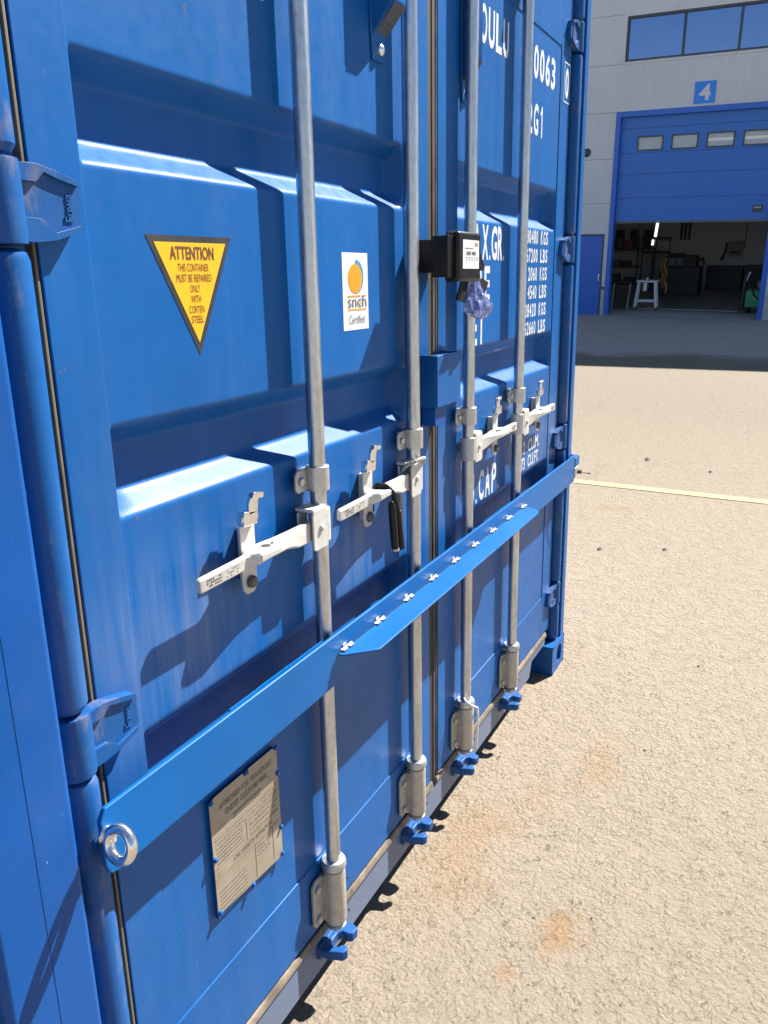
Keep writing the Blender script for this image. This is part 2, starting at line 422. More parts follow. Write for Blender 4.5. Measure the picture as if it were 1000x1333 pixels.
# posts
def post(x0, x1, seam, yf):
    mb = MB(); mb.box(x0, x1, yf, .16, .118, 2.47)
    o = obj('corner_post', mb, M['bluepost'] if seam else blue, cont, .010 if seam else .004, seg=4)
    mb = MB(); ys = -.0006
    if seam: mb.box(seam-.0009, seam+.0009, yf-.0005, yf+.003, .14, 2.45); obj('weld_seam', mb, M['bluepost'], o)
    return o
postL = post(-.096, .034, -.028, -.014); postR = post(2.393, 2.438, None, 0)
# corner castings with oval holes
def casting(xa, xb, z0, z1, ya, yb, hole=True):
    mb = MB(); xc = (xa+xb)/2+.012; zc = (z0+z1)/2; a, b = .033, .041
    n = 24; ring = []
    outer = []
    for i in range(n):
        t_ = 2*math.pi*i/n; cx, cz = math.cos(t_), math.sin(t_)
        ring.append((xc+a*cx*(abs(cx)**-.15 if abs(cx) > .05 else 1), zc+b*cz*.92))
        k = max(abs(cx)/((xb-xa)/2), abs(cz)/((z1-z0)/2)); outer.append(((xa+xb)/2+cx/k, zc+cz/k))
    V = [(x, ya, z) for x, z in outer]+[(x, ya, z) for x, z in ring]+[(x, ya+.03, z) for x, z in ring]
    F = [(i, (i+1) % n, n+(i+1) % n, n+i) for i in range(n)]+[(n+i, n+(i+1) % n, 2*n+(i+1) % n, 2*n+i) for i in range(n)]
    F.append(tuple(2*n+i for i in range(n)))
    mb.add(V, F)
    # remaining five faces, butted to the outline
    c8 = [(xa, ya, z0), (xb, ya, z0), (xb, yb, z0), (xa, yb, z0), (xa, ya, z1), (xb, ya, z1), (xb, yb, z1), (xa, yb, z1)]
    mb.add(c8, [(0, 1, 2, 3), (4, 5, 6, 7), (1, 2, 6, 5), (2, 3, 7, 6), (3, 0, 4, 7)])
    return obj('corner_casting', mb, blue, cont, 0, 30)
for (a, b) in ((-.085, .077), (2.276, 2.438)):
    casting(a, b, 0, .118, -.004, .174); casting(a, b, 2.473, 2.591, -.004, .174)
    casting(a, b, 0, .118, 5.88, 6.058); casting(a, b, 2.473, 2.591, 5.88, 6.058)
# sill: a pressed section whose lower edge steps up beside each casting
mb = MB()
mb.prism([(.078, .155), (.078, .128), (.25, .128), (.29, .074), (2.085, .074), (2.11, .128), (2.275, .128), (2.275, .155)], YF-.002, .052)
mb.box(.29, 2.085, .052, .12, .078, .086); mb.box(.078, 2.275, .052, .12, .146, .155)
sill = obj('door_sill', mb, M['sill'], cont, .004)
mb = MB(); mb.box(.09, 2.28, .01, .12, 2.432, 2.585); header = obj('door_header', mb, blue, cont, .006)
# floor, roof, sides, rear
mb = MB(); mb.box(.0, 2.42, .12, 6.0, .12, .155); obj('container_floor', mb, M['void'], cont)
mb = MB(); mb.box(-.06, 2.42, .12, 6.04, 2.55, 2.58); obj('roof', mb, blue, cont)
def corr(xo, s):
    mb = MB(); y = .162; pts = []
    d = .036*s
    while y < 5.86:
        pts += [(xo, y), (xo, y+.072), (xo+d, y+.14), (xo+d, y+.21)]; y += .278
    pts.append((xo, 5.88))
    V = [(x, yy, z) for z in (.16, 2.5) for x, yy in pts]; n = len(pts)
    mb.add(V, [(i, i+1, n+i+1, n+i) for i in range(n-1)])
    mb.box(min(xo, xo+d)-.005, max(xo, xo+d)+.005, .162, 5.88, .05, .16); mb.box(min(xo, xo+d)-.005, max(xo, xo+d)+.005, .162, 5.88, 2.5, 2.56)
    obj('side_wall', mb, blue, cont, 0, 20)
corr(-.07, 1); corr(2.43, -1)
mb = MB(); mb.box(-.08, 2.43, 6.0, 6.04, .05, 2.55); obj('rear_wall', mb, blue, cont)

for a_, b_, po in ((.062, .1155, postL), (mir(.1155), mir(.062), postR)):
    mb = MB(); mb.box(a_, b_, .036, .10, .16, 2.45); obj('door_jamb', mb, M['bluerust'], po, .002)
# --- doors
DEP = .036
REC = [(1.628, 1.656, 1.722, 1.751), (1.190, 1.218, 1.283, 1.312), (.747, .776, .842, .872)]
def depth(z):
    for a, b, c, d in REC:
        if a < z < b: return (z-a)/(b-a)
        if b <= z <= c: return 1
        if c < z < d: return (d-z)/(d-c)
    return 0.0
def sdepth(z, wd=.0065):
    n = 9; s_ = 0
    for i in range(n):
        for j in range(n): s_ += depth(z+((i+j)/(2*(n-1))*2-1)*wd)
    return s_/(n*n)
def panel(x0, x1):
    zs = [.345, .40, .5, .6]
    for a, b, c, d in sorted(REC):
        z = a-.018
        while z < d+.018: zs.append(z); z += .0025
    zs += [1.0, 1.1, 1.4, 1.5, 1.85, 1.95, 2.05, 2.17]
    zs = sorted(set(round(z, 5) for z in zs))
    xs = [x0]+[x0+.008*i/4 for i in range(1, 5)]+[x0+.05]+[x0+(x1-x0)*k/8 for k in range(1, 8)]+[x1-.04]+[x1-.022+.022*i/6 for i in range(0, 7)]
    def sx(x):
        def ss(t_): t_ = max(0, min(1, t_)); return t_*t_*(3-2*t_)
        return min(ss((x-x0)/.008), ss((x1-x)/.022))
    mb = MB(); V = [(x, YF+DEP*sdepth(z)*sx(x), z) for x in xs for z in zs]; n = len(zs)
    mb.add(V, [(i*n+j, (i+1)*n+j, (i+1)*n+j+1, i*n+j+1) for i in range(len(xs)-1) for j in range(n-1)])
    return mb
def door(x0, xs0, xs1, x1, lab):
    yb = .082; ys = YF-.0025
    mb = MB()
    mb.box(x0, xs0, ys, yb, .185, 2.43); mb.box(xs1, x1, ys, yb, .185, 2.43)
    mb.box(xs0, xs1, ys, yb, .185, .345); mb.box(xs0, xs1, ys, yb, 2.17, 2.43)
    mb.box(xs0, xs1, .069, yb, .345, 2.17)
    d = obj('door', mb, blue, cont, .0016, label=lab)
    obj('door_panel', panel(xs0, xs1), blue, d, 0, 60)
    return d
doorL = door(XL+.006, .2, 1.075, 1.193, 'left container door with the yellow warning triangle and white sticker')
doorR = door(1.247, 1.365, 2.21, XR-.006, 'right container door with white weight and number markings')
# rubber seals
mb = MB(); mb.box(1.1945, 1.2185, .031, .07, .172, 2.43); obj('door_seal', mb, M['rubber'], doorL, .003)
mb = MB(); mb.box(1.2205, 1.2385, .0300, .07, .172, 2.43); obj('door_seal', mb, M['sealdark'], doorR, .004)
mb = MB(); mb.box(1.2405, 1.2455, .0290, .07, .172, 2.43); obj('seal_lip', mb, M['seal'], doorR, .002)
for (a, b, d) in ((XL+.01, 1.206, doorL), (1.232, 2.275, doorR)):
    mb = MB(); mb.prism([(.030, .157), (.024, .161), (.0225, .168), (.026, .1785), (.07, .1785), (.07, .157)], a, b, 'x'); obj('bottom_seal', mb, M['dustrubber'], d, 0, 40)
for x in (XL-.002, XR-.004):
    mb = MB(); mb.box(x+.001, x+.0055, .0290, .07, .18, 2.43); obj('side_seal', mb, M['sideseal'], doorL if x < 1 else doorR, .001)
mb = MB(); mb.box(.09, 2.35, .086, .118, .155, 2.43); obj('inner_lining', mb, M['void'], cont)

# --- hinge side bars and hinges
HZ = [.315, .925, 1.575, 2.225]
def jbar(x, zz):
    mb = MB()
    for a, b in zz:
        mb.lathe([(.006, a), (.021, a+.002), (.0258, a+.010), (.0258, b-.014), (.023, b-.005), (.012, b)], (x, .028, 0), 24)
    return mb
segs = [(.122, .268)]+[(HZ[i]+.047, HZ[i+1]-.047) for i in range(3)]+[(2.272, 2.46)]
for x, po in ((.0775, postL), (mir(.0775), postR)):
    obj('hinge_bar', jbar(x, segs), M['bluerust'], po)
def hinge_mesh(s):
    mb = MB()
    o = [(0, .040), (.03, .041), (.055, .036), (.086, .028), (.092, .020), (.092, -.020), (.087, -.027), (.048, -.038), (.02, -.041), (0, -.040)]
    mb.prism([(s*a, b) for a, b in o], .0275, .0150)
    up = [(0, .040), (.03, .041), (.055, .036), (.086, .028), (.088, .021), (.055, .028), (.040, .033), (.028, .022), (.006, .022)]
    lo = [(0, -.040), (.02, -.041), (.048, -.038), (.086, -.027), (.085, -.021), (.048, -.030), (.030, -.016), (.006, -.015)]
    for pl in (up, lo): mb.prism([(s*a, b) for a, b in pl], .0149, .0095)
    mb.lathe([(.010, -.044), (.0262, -.043), (.0268, -.038), (.0268, .038), (.0262, .043), (.010, .044)], (s*-.0110, .028, 0), 26)
    x0, x1 = (.066, .078) if s > 0 else (-.078, -.066)
    add_text(mb, 'Fuwa', x0, x1, -.017, .013, .0148, bold=.01, vertical=True, ext=.0016)
    return fin(mb, 'hinge', M['bluerust'], 30)
hmL, hmR = hinge_mesh(1), hinge_mesh(-1)
for i, z in enumerate(HZ):
    inst('hinge', hmL, doorL, (.0885, 0, z), .0015); inst('hinge', hmR, doorR, (mir(.0885)+.001, 0, z), .0015)

# --- locking rods
RX = [.651, 1.054, 1.384, 1.787]; RY = .0025
foot = MB()
foot.lathe([(.0155, -.068), (.0222, -.068), (.0235, -.061), (.0235, .052), (.0222, .060), (.0155, .060)], (0, 0, 0), 26)
foot.box(-.0225, .0225, .004, .0270, -.060, .050)
foot.prism([(-.058, -.048), (-.050, -.058), (-.022, -.058), (-.022, .052), (-.050, .052), (-.058, .042)], .0150, .0215)
for z in (-.040, .032): foot.lathe([(.009, 0), (.009, -.005), (.006, -.008)], (-.043, .0150, z), 12, 'y')
foot_me = fin(foot, 'foot_bracket', M['dullzinc'])
collar = MB(); collar.lathe([(.0155, .063), (.0245, .064), (.0262, .070), (.0262, .077), (.0235, .083), (.0155, .084)], n=28)
collar_me = fin(collar, 'collar', M['galv'])
ring = MB(); ring.lathe([(.0155, -.080), (.0205, -.0795), (.0215, -.076), (.0155, -.071)], n=24); ring_me = fin(ring, 'rod_ring', M['galv'])
holes = MB(); holes.lathe([(.0035, 0), (.0035, -.0016)], (.017, -.0195, 0), 10, 'y')
holes_me = fin(holes, 'bracket_bolt', M['stblack'])
clamp = MB()
clamp.lathe([(.0153, -.022), (.0212, -.022), (.0212, .022), (.0153, .022)], n=28)
clamp.prism([(-.056, -.014), (-.050, -.020), (0, -.020), (0, .020), (-.050, .020), (-.056, .014)], .0090, .0145)
clamp.box(-.030, .006, .010, .0268, -.018, .018)
clamp.box(.0175, .0265, -.0035, .0035, -.019, .019)
clamp.lathe([(.008, 0), (.008, -.004), (.005, -.006)], (-.040, .0090, 0), 12, 'y')
clamp_me = fin(clamp, 'rod_clamp', M['galv'])
topb = MB()
topb.lathe([(.0155, 0), (.0270, .001), (.0290, .008), (.0270, .016), (.0235, .020), (.0245, .140), (.017, .141)], n=26)
topb.box(-.075, -.02, .014, .0205, .03, .13); topb.box(-.03, .022, .0, .027, .022, .138)
topb_me = fin(topb, 'top_bracket', M['dullzinc'])
def hub_mesh(s):
    mb = MB()
    mb.prism([(s*a, b) for a, b in [(-.052, -.032), (-.052, .030), (-.047, .037), (-.010, .037), (-.004, .031), (-.004, -.037), (-.047, -.037)]], -.0205, -.0165)
    mb.prism([(s*a, b) for a, b in [(-.050, .034), (-.050, .040), (-.006, .040), (-.006, .034)]], -.0190, .018)
    mb.prism([(s*a, b) for a, b in [(-.052, -.022), (-.052, .032), (-.024, .032), (-.024, -.022)]], .010, .0145)
    mb.lathe([(.0153, -.030), (.0200, -.030), (.0200, .030), (.0153, .030)], (0, 0, 0), 24)
    mb.lathe([(.0062, 0), (.0062, -.003), (.004, -.005)], (s*-.027, -.0205, .002), 12, 'y')
    return fin(mb, 'handle_hub', M['handle'])
def handle_mesh(s):
    mb = MB()
    sec = [(-.352, -.008, .000, .004, .009), (-.348, -.008, .000, .0055, .0115), (-.245, -.009, .002, .0058, .0115), (-.238, -.011, .004, .009, .0115),
           (-.226, -.013, .007, .020, .0095), (-.205, -.013, .008, .0225, .0070), (-.175, -.012, .007, .0225, .0068), (-.150, -.010, .005, .018, .0085), (-.120, -.008, .002, .011, .0140), (-.090, -.006, -.002, .0065, .0180), (-.040, -.004, -.004, .0055, .0190), (-.020, -.004, -.004, .005, .018)]
    mb.loft([(s*a, b, c, d, e) for a, b, c, d, e in sec])
    # padlock hole with its two small rivets, and the raised lettering on the grip
    mb.cur = 1
    for (x, r) in ((-.190, .0085), (-.208, .003), (-.172, .003)): mb.lathe([(r, 0), (r, .0012)], (s*x, -.014, .0142), 16, 'z')
    rg = random.Random(8); x = -.338
    while x < -.262:
        wq = .0022+.0022*rg.random()
        if not (-.305 < x < -.297):
            for zz in (-.0045, .0, .0045):
                if rg.random() < .72: mb.box(min(s*x, s*(x+wq)), max(s*x, s*(x+wq)), -.0146, -.0138, .001+zz-.0013, .001+zz+.0013)
        x += wq+.0016
    mb.cur = 0
    return mb
def catch_mesh(s):
    mb = MB()
    # strap standing off the door, passing behind the handle
    o = [(-.019, -.044), (-.017, -.055), (-.009, -.063), (.009, -.063), (.017, -.055), (.019, -.044), (.019, .056), (-.019, .056)]
    mb.prism([(s*a, b) for a, b in o], .0085, .0040)
    mb.prism([(s*a, b) for a, b in [(.004 if s > 0 else -.014, -.046), (.016 if s > 0 else -.002, -.046), (.016 if s > 0 else -.002, .044), (.004 if s > 0 else -.014, .044)]], .0290, .0086)
    mb.prism([(s*a, b) for a, b in [(-.019, -.012), (.019, -.012), (.019, .000), (-.019, .004)]], .0040, -.0010)
    # swinging keeper with a flared tip
    mb.cur = 1
    mb.prism([(s*a, b) for a, b in [(-.021, .054), (.014, .052), (.018, .072), (-.018, .078)]], .0080, -.0065)
    mb.prism([(s*a, b) for a, b in [(-.006, .070), (.017, .070), (.020, .088), (.026, .100), (.004, .104), (-.004, .090)]], -.0005, -.0065)
    mb.prism([(s*a, b) for a, b in [(-.004, .097), (.026, .092), (.028, .101), (.002, .106)]], -.0065, -.0125)
    mb.tube([(s*-.022, .001, .066), (s*.020, .001, .063)], .0062, 12)
    mb.cur = 2
    mb.lathe([(.0105, 0), (.0105, -.005), (.008, -.009), (.003, -.010)], (0, .0040, -.043), 14, 'y')
    return fin(mb, 'handle_catch', [M['handle'], M['chrome'], M['bolt']])
catch = {1: catch_mesh(1), -1: catch_mesh(-1)}; hub = {1: hub_mesh(1), -1: hub_mesh(-1)}
for i, x in enumerate(RX):
    s = 1 if i < 2 else -1
    mb = MB(); mb.tube([(x, RY, z) for z in (.182, .6, 1.0, 1.4, 1.8, 2.2, 2.445)], .0150, 32)
    rod = obj('locking_rod', mb, M['rod'], cont, 0, 50)
    inst('foot_bracket', foot_me, rod, (x, RY, .262), .0012); inst('collar', collar_me, rod, (x, RY, .262)); inst('rod_ring', ring_me, rod, (x, RY, .262)); inst('bracket_bolt', holes_me, rod, (x, RY-.002, .212)); inst('bracket_bolt', holes_me, rod, (x, RY-.002, .292))
    inst('rod_clamp', clamp_me, rod, (x, RY, 1.150), .0012)
    inst('top_bracket', topb_me, rod, (x, RY, 2.205), .001)
    mb = MB(); mb.lathe([(.0, 0), (.011, 0), (.0125, .004), (.0125, .010)], (x, RY, .1715), 20); obj('cam_end', mb, M['galv'], rod)
    hz = 1.064
    h = handle_mesh(s)
    me = fin(h, 'handle', [M['handle'], M['bolt']]); inst('handle', me, rod, (x, 0, hz+.002), .0012)
    inst('handle_hub', hub[s], rod, (x, RY, hz), .0010)
    inst('handle_catch', catch[s], rod, (x-s*.212, 0, hz+.004), .0012)
# embossed maker's letters on each handle grip: illegible at this size, read as short raised marks

# --- cam keepers on the sill
kp = MB()
o = [(-.046, .028), (-.046, .004), (-.040, -.010), (-.036, -.024), (-.024, -.029), (-.014, -.022), (-.016, -.012), (-.026, -.006), (-.026, .008), (-.018, .013), (.006, .013), (.014, .006), (.012, -.008), (.016, -.017), (.034, -.019), (.042, -.004), (.042, .028)]
kp.prism([(a*1.05, (b if b > .02 else b-.006)) for a, b in o], -.012, .010, 'z')
kp.box(-.046, .042, .018, .0280, -.024, .012)
kp_me = fin(kp, 'cam_keeper', M['bluerust'])
kb = MB(); kb.lathe([(.0075, .010), (.0075, .0108)], (.010, .014, 0), 14); kb_me = fin(kb, 'keeper_hole', M['stblack'])
for x in RX:
    k = inst('cam_keeper', kp_me, sill, (x+.006, 0, .136), .0025)
# --- vents
def vent(x, dr, F_=-.018):
    mb = MB()
    mb.prism([(.0295, 1.920), (F_, 1.975), (F_, 2.16), (.0295, 2.16)], x-.022, x+.030, 'x')
    v = obj('vent_cover', mb, blue, dr, .003)
    mb = MB(); mb.add([(x-.019, .0295-.0012, 1.922), (x+.027, .0295-.0012, 1.922), (x+.027, F_-.0007, 1.972), (x-.019, F_-.0007, 1.972)], [(0, 1, 2, 3)])
    obj('vent_mesh', mb, M['mesh'], dr, 0, 0)
    mb = MB(); mb.prism([(x-.024, 1.882), (x+.022, 1.882), (x+.026, 1.93), (x+.024, 2.16), (x-.030, 2.16), (x-.030, 1.93)], .0294, .0255); obj('vent_flange', mb, blue, dr, .0015)
    mb = MB(); mb.lathe([(.011, 0), (.0105, -.005), (.006, -.009), (.002, -.010)], (x+.002, .0255, 1.902), 16, 'y'); obj('vent_bolt', mb, M['chrome'], dr)
vent(.966, doorL); vent(1.412, doorR, -.002)
# --- lock box over the joint of the doors
mb = MB(); mb.box(1.135, 1.275, -.020, -.0165, 1.205, 1.322); mb.box(1.135, 1.1385, -.0165, .0275, 1.205, 1.322); mb.box(1.2715, 1.275, -.0165, .0275, 1.205, 1.322); mb.box(1.1385, 1.2715, -.0165, .0275, 1.312, 1.316)
lb = obj('lock_box', mb, blue, cont, .0018)
mb = MB(); mb.box(1.150, 1.212, -.008, .0265, 1.160, 1.203); obj('lock_staple', mb, M['bluepost'], lb, .002)
# --- warning triangle
tr = MB(); tr.prism([(.298, 1.5505), (.3905, 1.388), (.479, 1.5515)], YF-.0006, YF-.0002)
tri = obj('warning_sticker', tr, M['stblack'], doorL, smooth=0, label='yellow triangle sticker with black rim and printed warning')
cx, cz = .3895, 1.497
def inner(p, k): return (cx+(p[0]-cx)*k, cz+(p[1]-cz)*k)
tr = MB(); tr.prism([inner((.298, 1.5505), .84), inner((.3905, 1.388), .84), inner((.479, 1.5515), .84)], YF-.0010, YF-.0007)
o = obj('sticker_face', tr, M['yellow'], doorL, smooth=0)
H = .1625; T = []
for s_, a, b, wd, bo in (('ATTENTION', .085, .195, .094, .025), ('THIS CONTAINER', .225, .29, .066, 0), ('MUST BE REPAIRED', .313, .378, .076, 0), ('ONLY', .402, .465, .021, 0), ('WITH', .490, .553, .022, 0), ('CORTEN', .578, .64, .033, 0), ('STEEL', .663, .725, .026, 0)):
    xc = .3885+.0015*a; T.append((s_, xc-wd/2, xc+wd/2, 1.551-b*H, 1.551-a*H, dict(bold=bo)))
decal('sticker_text', T, YF-.0014, M['brown'], doorL)
# --- white certificate sticker
mb = MB(); mb.box(.8085, .9075, YF-.0006, YF-.0002, 1.3955, 1.5375); obj('certificate_sticker', mb, M['sticker'], doorL, smooth=0, label='white sticker with an orange disc')
ex, ez = .856, 1.4905
mb = MB()
n = 40; pts = [(ex+.0035+.0305*math.cos(2*math.pi*i/n), ez+.0035+.0315*math.sin(2*math.pi*i/n)) for i in range(n)]
pts = [p for i, p in enumerate(pts) if -150 < ((360*i/n+180) % 360)-180 < 92]
pts = [(ex+.0035+.0305*math.cos(R(a)), ez+.0035+.0315*math.sin(R(a))) for a in range(-165, 93, 6)]
inn = [(ex+.0265*math.cos(R(a)), ez+.027*math.sin(R(a))) for a in range(92, -166, -6)]
k = len(pts); mb.add([(x, YF-.0009, z) for x, z in pts]+[(x, YF-.0009, z) for x, z in reversed(inn)], [(i, i+1, k+i+1, k+i) for i in range(k-1)])
obj('sticker_crescent', mb, M['tealprint'], doorL, smooth=0)
mb = MB(); mb.prism([(ex+.0265*math.cos(2*math.pi*i/n), ez+.0268*math.sin(2*math.pi*i/n)) for i in range(n)], YF-.0012, YF-.0008)
for z, a, b in ((1.4585, .826, .877), (1.4585, .888, .899), (1.4335, .826, .899)): mb.box(a, b, YF-.0012, YF-.0008, z-.0013, z+.0013)
mb.prism([(.8745+.0028*math.cos(2*math.pi*i/12), 1.4445+.0028*math.sin(2*math.pi*i/12)) for i in range(12)], YF-.0012, YF-.0008)
obj('sticker_disc', mb, M['orange'], doorL, smooth=0)
decal('sticker_text', [('snch', .826, .899, 1.4375, 1.4605, {}), ('Certified', .829, .893, 1.4075, 1.4235, dict(shear=.25))], YF-.0015, M['greyprint'], doorL)
# --- stencilled markings
yt = YF-.0005; C0 = 1.499; pt = .0575
def row(s_, x0, z0, z1, gw=.044, pitch=.0575):
    out = []
    for i, ch in enumerate(s_):
        if ch == ' ': continue
        if ch == '1': out.append((ch, x0+i*pitch+gw*.15, x0+i*pitch+gw*.62, z0, z1, dict(bold=.03))); continue
        g = gw; out.append((ch, x0+i*pitch+(gw-g)/2, x0+i*pitch+(gw+g)/2, z0, z1, dict(bold=.03)))
    return out
decal('marking_text', row('OULU', 1.509, 2.034, 2.121, .044, .0540), yt, M['white'], doorR)
decal('marking_text', row('000063', 2.151-.3315, 2.034, 2.121), yt, M['white'], doorR)
decal('marking_text', row('22G1', 1.833, 1.886, 1.971), yt, M['white'], doorR)
ys2 = YF-.0031
decal('check_digit', [('0', 2.258, 2.296, 2.034, 2.121, dict(bold=.03))], ys2, M['white'], doorR)
mb = MB()
for a, b, c, d in ((2.243, 2.246, 2.020, 2.136), (2.308, 2.311, 2.020, 2.136), (2.246, 2.308, 2.020, 2.0235), (2.246, 2.308, 2.1325, 2.136)): mb.box(a, b, ys2-.0004, ys2, c, d)
obj('check_digit_frame', mb, M['white'], doorR, smooth=0)
B = dict(bold=.03)
decal('marking_text', [('M', 1.412, 1.468, 1.532, 1.620, B), ('A', 1.478, 1.526, 1.532, 1.620, B), ('X', 1.538, 1.586, 1.532, 1.620, B), ('.', 1.593, 1.602, 1.532, 1.545, B), ('G', 1.609, 1.653, 1.532, 1.620, B), ('R', 1.659, 1.697, 1.532, 1.620, B), ('.', 1.703, 1.712, 1.532, 1.545, B)], yt, M['white'], doorR)
decal('marking_text', row('TARE', 1.406, 1.426, 1.517, .042, .0510), yt, M['white'], doorR)
decal('marking_text', row('NET', 1.411, 1.316, 1.405, .044, .0540), yt, M['white'], doorR)
vals = [('30480', 'KGS'), ('67200', 'LBS'), ('2060', 'KGS'), ('4540', 'LBS'), ('28420', 'KGS'), ('62660', 'LBS')]
for k, (a, b) in enumerate(vals):
    z0 = 1.583-.0540*k; items = []
    for i, ch in enumerate(reversed(a)): items.append((ch, 2.026-.0235*i-.0185, 2.026-.0235*i, z0, z0+.041, dict(bold=.03)))
    decal('marking_text', items, yt, M['white'], doorR); items = []
    for i, ch in enumerate(b): items.append((ch, 2.056+.0275*i, 2.056+.0275*i+.0215, z0, z0+.041, dict(bold=.03)))
    decal('marking_text', items, yt, M['white'], doorR)
decal('marking_text', [('C', 1.412, 1.450, .880, .968, B), ('U', 1.462, 1.502, .880, .968, B), ('.', 1.513, 1.523, .880, .893, B), ('C', 1.538, 1.578, .880, .968, B), ('A', 1.588, 1.630, .880, .968, B), ('P', 1.642, 1.682, .880, .968, B), ('.', 1.695, 1.705, .880, .893, B)], yt, M['white'], doorR)
decal('marking_text', [('33.2', 1.880, 1.958, .936, .978, B)], yt, M['white'], doorR); decal('marking_text', [('CU.M.', 1.988, 2.108, .936, .978, B)], yt, M['white'], doorR)
decal('marking_text', [('1173', 1.878, 1.958, .884, .926, B)], yt, M['white'], doorR); decal('marking_text', [('CU.FT.', 1.988, 2.110, .884, .926, B)], yt, M['white'], doorR)
decal('marking_text', [('N', .520, .566, 1.892, 1.985, B), ('T', .572, .612, 1.892, 1.985, B)], yt, M['white'], doorL)
# --- approval plate
yp = YF-.0075
mb = MB(); P4 = [(.3150, .466), (.3150, .6785), (.327, .687), (.405, .686), (.408, .678), (.418, .678), (.421, .686), (.494, .684), (.5045, .676), (.5055, .575), (.5055, .4545), (.494, .452)]
mb.prism(P4, yp, yp+.0012)
pl = obj('data_plate', mb, M['plate'], doorL, smooth=0, label='worn tan metal approval plate held by small rivets')
T = [('APPROVED FOR TRANSPORT', .338, .488, .6560, .6670, dict(bold=.03)), ('UNDER CUSTOMS SEAL', .352, .474, .6390, .6500, dict(bold=.03)), ('CSC SAFETY APPROVAL', .366, .480, .5390, .5485, dict(bold=.02))]
for (a, b, c, d) in ((.373, .447, .6225, .6325),): pass
for q in T: decal('plate_text', [q], yp-.0004, M['plateprint'], doorL)
mb = MB(); rnd = random.Random(5)
def dash(xa, xb, z, h=.0022):
    x = xa
    while x < xb-.003:
        L_ = min(.004+.010*rnd.random(), xb-x); mb.box(x, x+L_, yp-.0005, yp-.0001, z-h/2, z+h/2); x += L_+.0022
for z in (.627, .6205): dash(.372, .452, z, .0030)
for z in (.607, .600): dash(.322, .498, z)
for z in (.590, .583, .576, .569, .562): dash(.324, .395, z)
for z in (.589, .579, .569, .559): dash(.415, .497, z)
for z in (.528, .520, .512, .504): dash(.430, .470, z, .002)
for z in (.506, .498, .490, .482, .474, .466): dash(.324, .398, z)
for z in (.613, .5955, .555, .533): mb.box(.320, .500, yp-.0005, yp-.0001, z-.0004, z+.0004)
for x, a, b in ((.405, .556, .595), (.425, .462, .532), (.478, .462, .532)): mb.box(x-.0004, x+.0004, yp-.0005, yp-.0001, a, b)
obj('plate_print', mb, M['plateprint'], doorL, smooth=0)
mb = MB(); mb.prism([(.3165, .458), (.3165, .680), (.504, .680), (.504, .456)], yp+.0014, YF-.0002); obj('plate_backing', mb, M['bluepost'], doorL)
rv = MB(); rv.lathe([(.0048, 0), (.0046, -.003), (.003, -.0048), (.001, -.0052)], n=12, ax='y'); rv_me = fin(rv, 'rivet', M['blue'])
for (x, z) in ((.3175, .683), (.413, .684), (.5005, .682), (.5035, .628), (.3180, .575), (.5035, .514), (.3190, .470), (.411, .456), (.503, .4565)):
    inst('rivet', rv_me, doorL, (x, yp-.0002, z))

# ------------------------------------------------------------------ security bar
yb0, yb1 = -.028, -.0205
bar = thing('security_bar', (1.22, -.03, .755), 'bright blue steel security bar clamped across both container doors, its front flap hinged open', 'security bar')
mb = MB()
mb.prism([(.058, .772), (.058, .838), (.068, .852), (2.385, .852), (2.385, .754), (.080, .752), (.064, .757)], yb0, yb1)
obj('bar_plate', mb, M['barblue'], bar, .0018)
# flap opened outwards on its row of hinges
zf = .8165
mb = MB(); n_ = Vector((0, -.0615, -.007)).normalized(); up = Vector((0, n_.z, -n_.y)).normalized()*-1
P5 = [(.640, .002), (.645, .012), (.695, .050), (.705, .056), (1.735, .056), (1.748, .052), (1.765, .035), (1.768, .002)]
def fl(a, t_): return (a[0], yb0-.004+n_.y*a[1]+(-n_.z)*t_*0, zf+n_.z*a[1]+t_)
V = [fl(a, 0) for a in P5]+[fl(a, -.0035) for a in P5]; n = len(P5)
mb.add(V, [tuple(range(n)), tuple(range(2*n-1, n-1, -1))]+[(i, i+n, (i+1) % n+n, (i+1) % n) for i in range(n)])
obj('flap', mb, M['barblue'], bar, .0008)
hk = MB(); hk.cyl((-.020, 0, 0), (.020, 0, 0), .0026, 12); hk.box(-.0195, -.004, -.0085, -.001, .0002, .0014); hk.box(.003, .0185, -.0085, -.001, .0002, .0014); hk.box(-.006, .006, .0032, .0042, .001, .007)
hk_me = fin(hk, 'hinge_knuckle', M['galv'])
for k in range(9): inst('hinge_knuckle', hk_me, bar, (.672+.1355*k, yb0-.0045, zf+.0015))
# eye bolt
mb = MB(); ec = Vector((.0600, yb0-.0270, .8135)); e = Vector((.22, 0, .97)).normalized(); yv = Vector((-.02, -1, .0)); yv = (yv-e*yv.dot(e)).normalized()
mb.torus(ec, e, yv, .0200, .0074, 48, 20)
base = Vector((.0655, yb0, .8145))
mb.tube([base, base+Vector((0, -.003, 0)), base+Vector((-.001, -.005, 0)), ec-yv*.0175], [.0135, .0135, .0105, .0085], 20)
obj('eye_bolt', mb, M['chrome'], bar, 0, 50)
mb = MB(); mb.tube([(.080, yb1, .8125), (.080, yb1+.008, .8125)], .0105, 6); obj('bolt_nut', mb, M['bolt'], bar)
mb = MB(); mb.prism([(.335, .84), (.335, .8524), (.41, .8526), (.411, .8532), (.50, .8531), (.501, .8526), (.61, .8528), (.612, .84)], yb1+.0005, yb1+.004); mb2 = MB(); obj('backing_strip', mb, M['barblue'], bar)
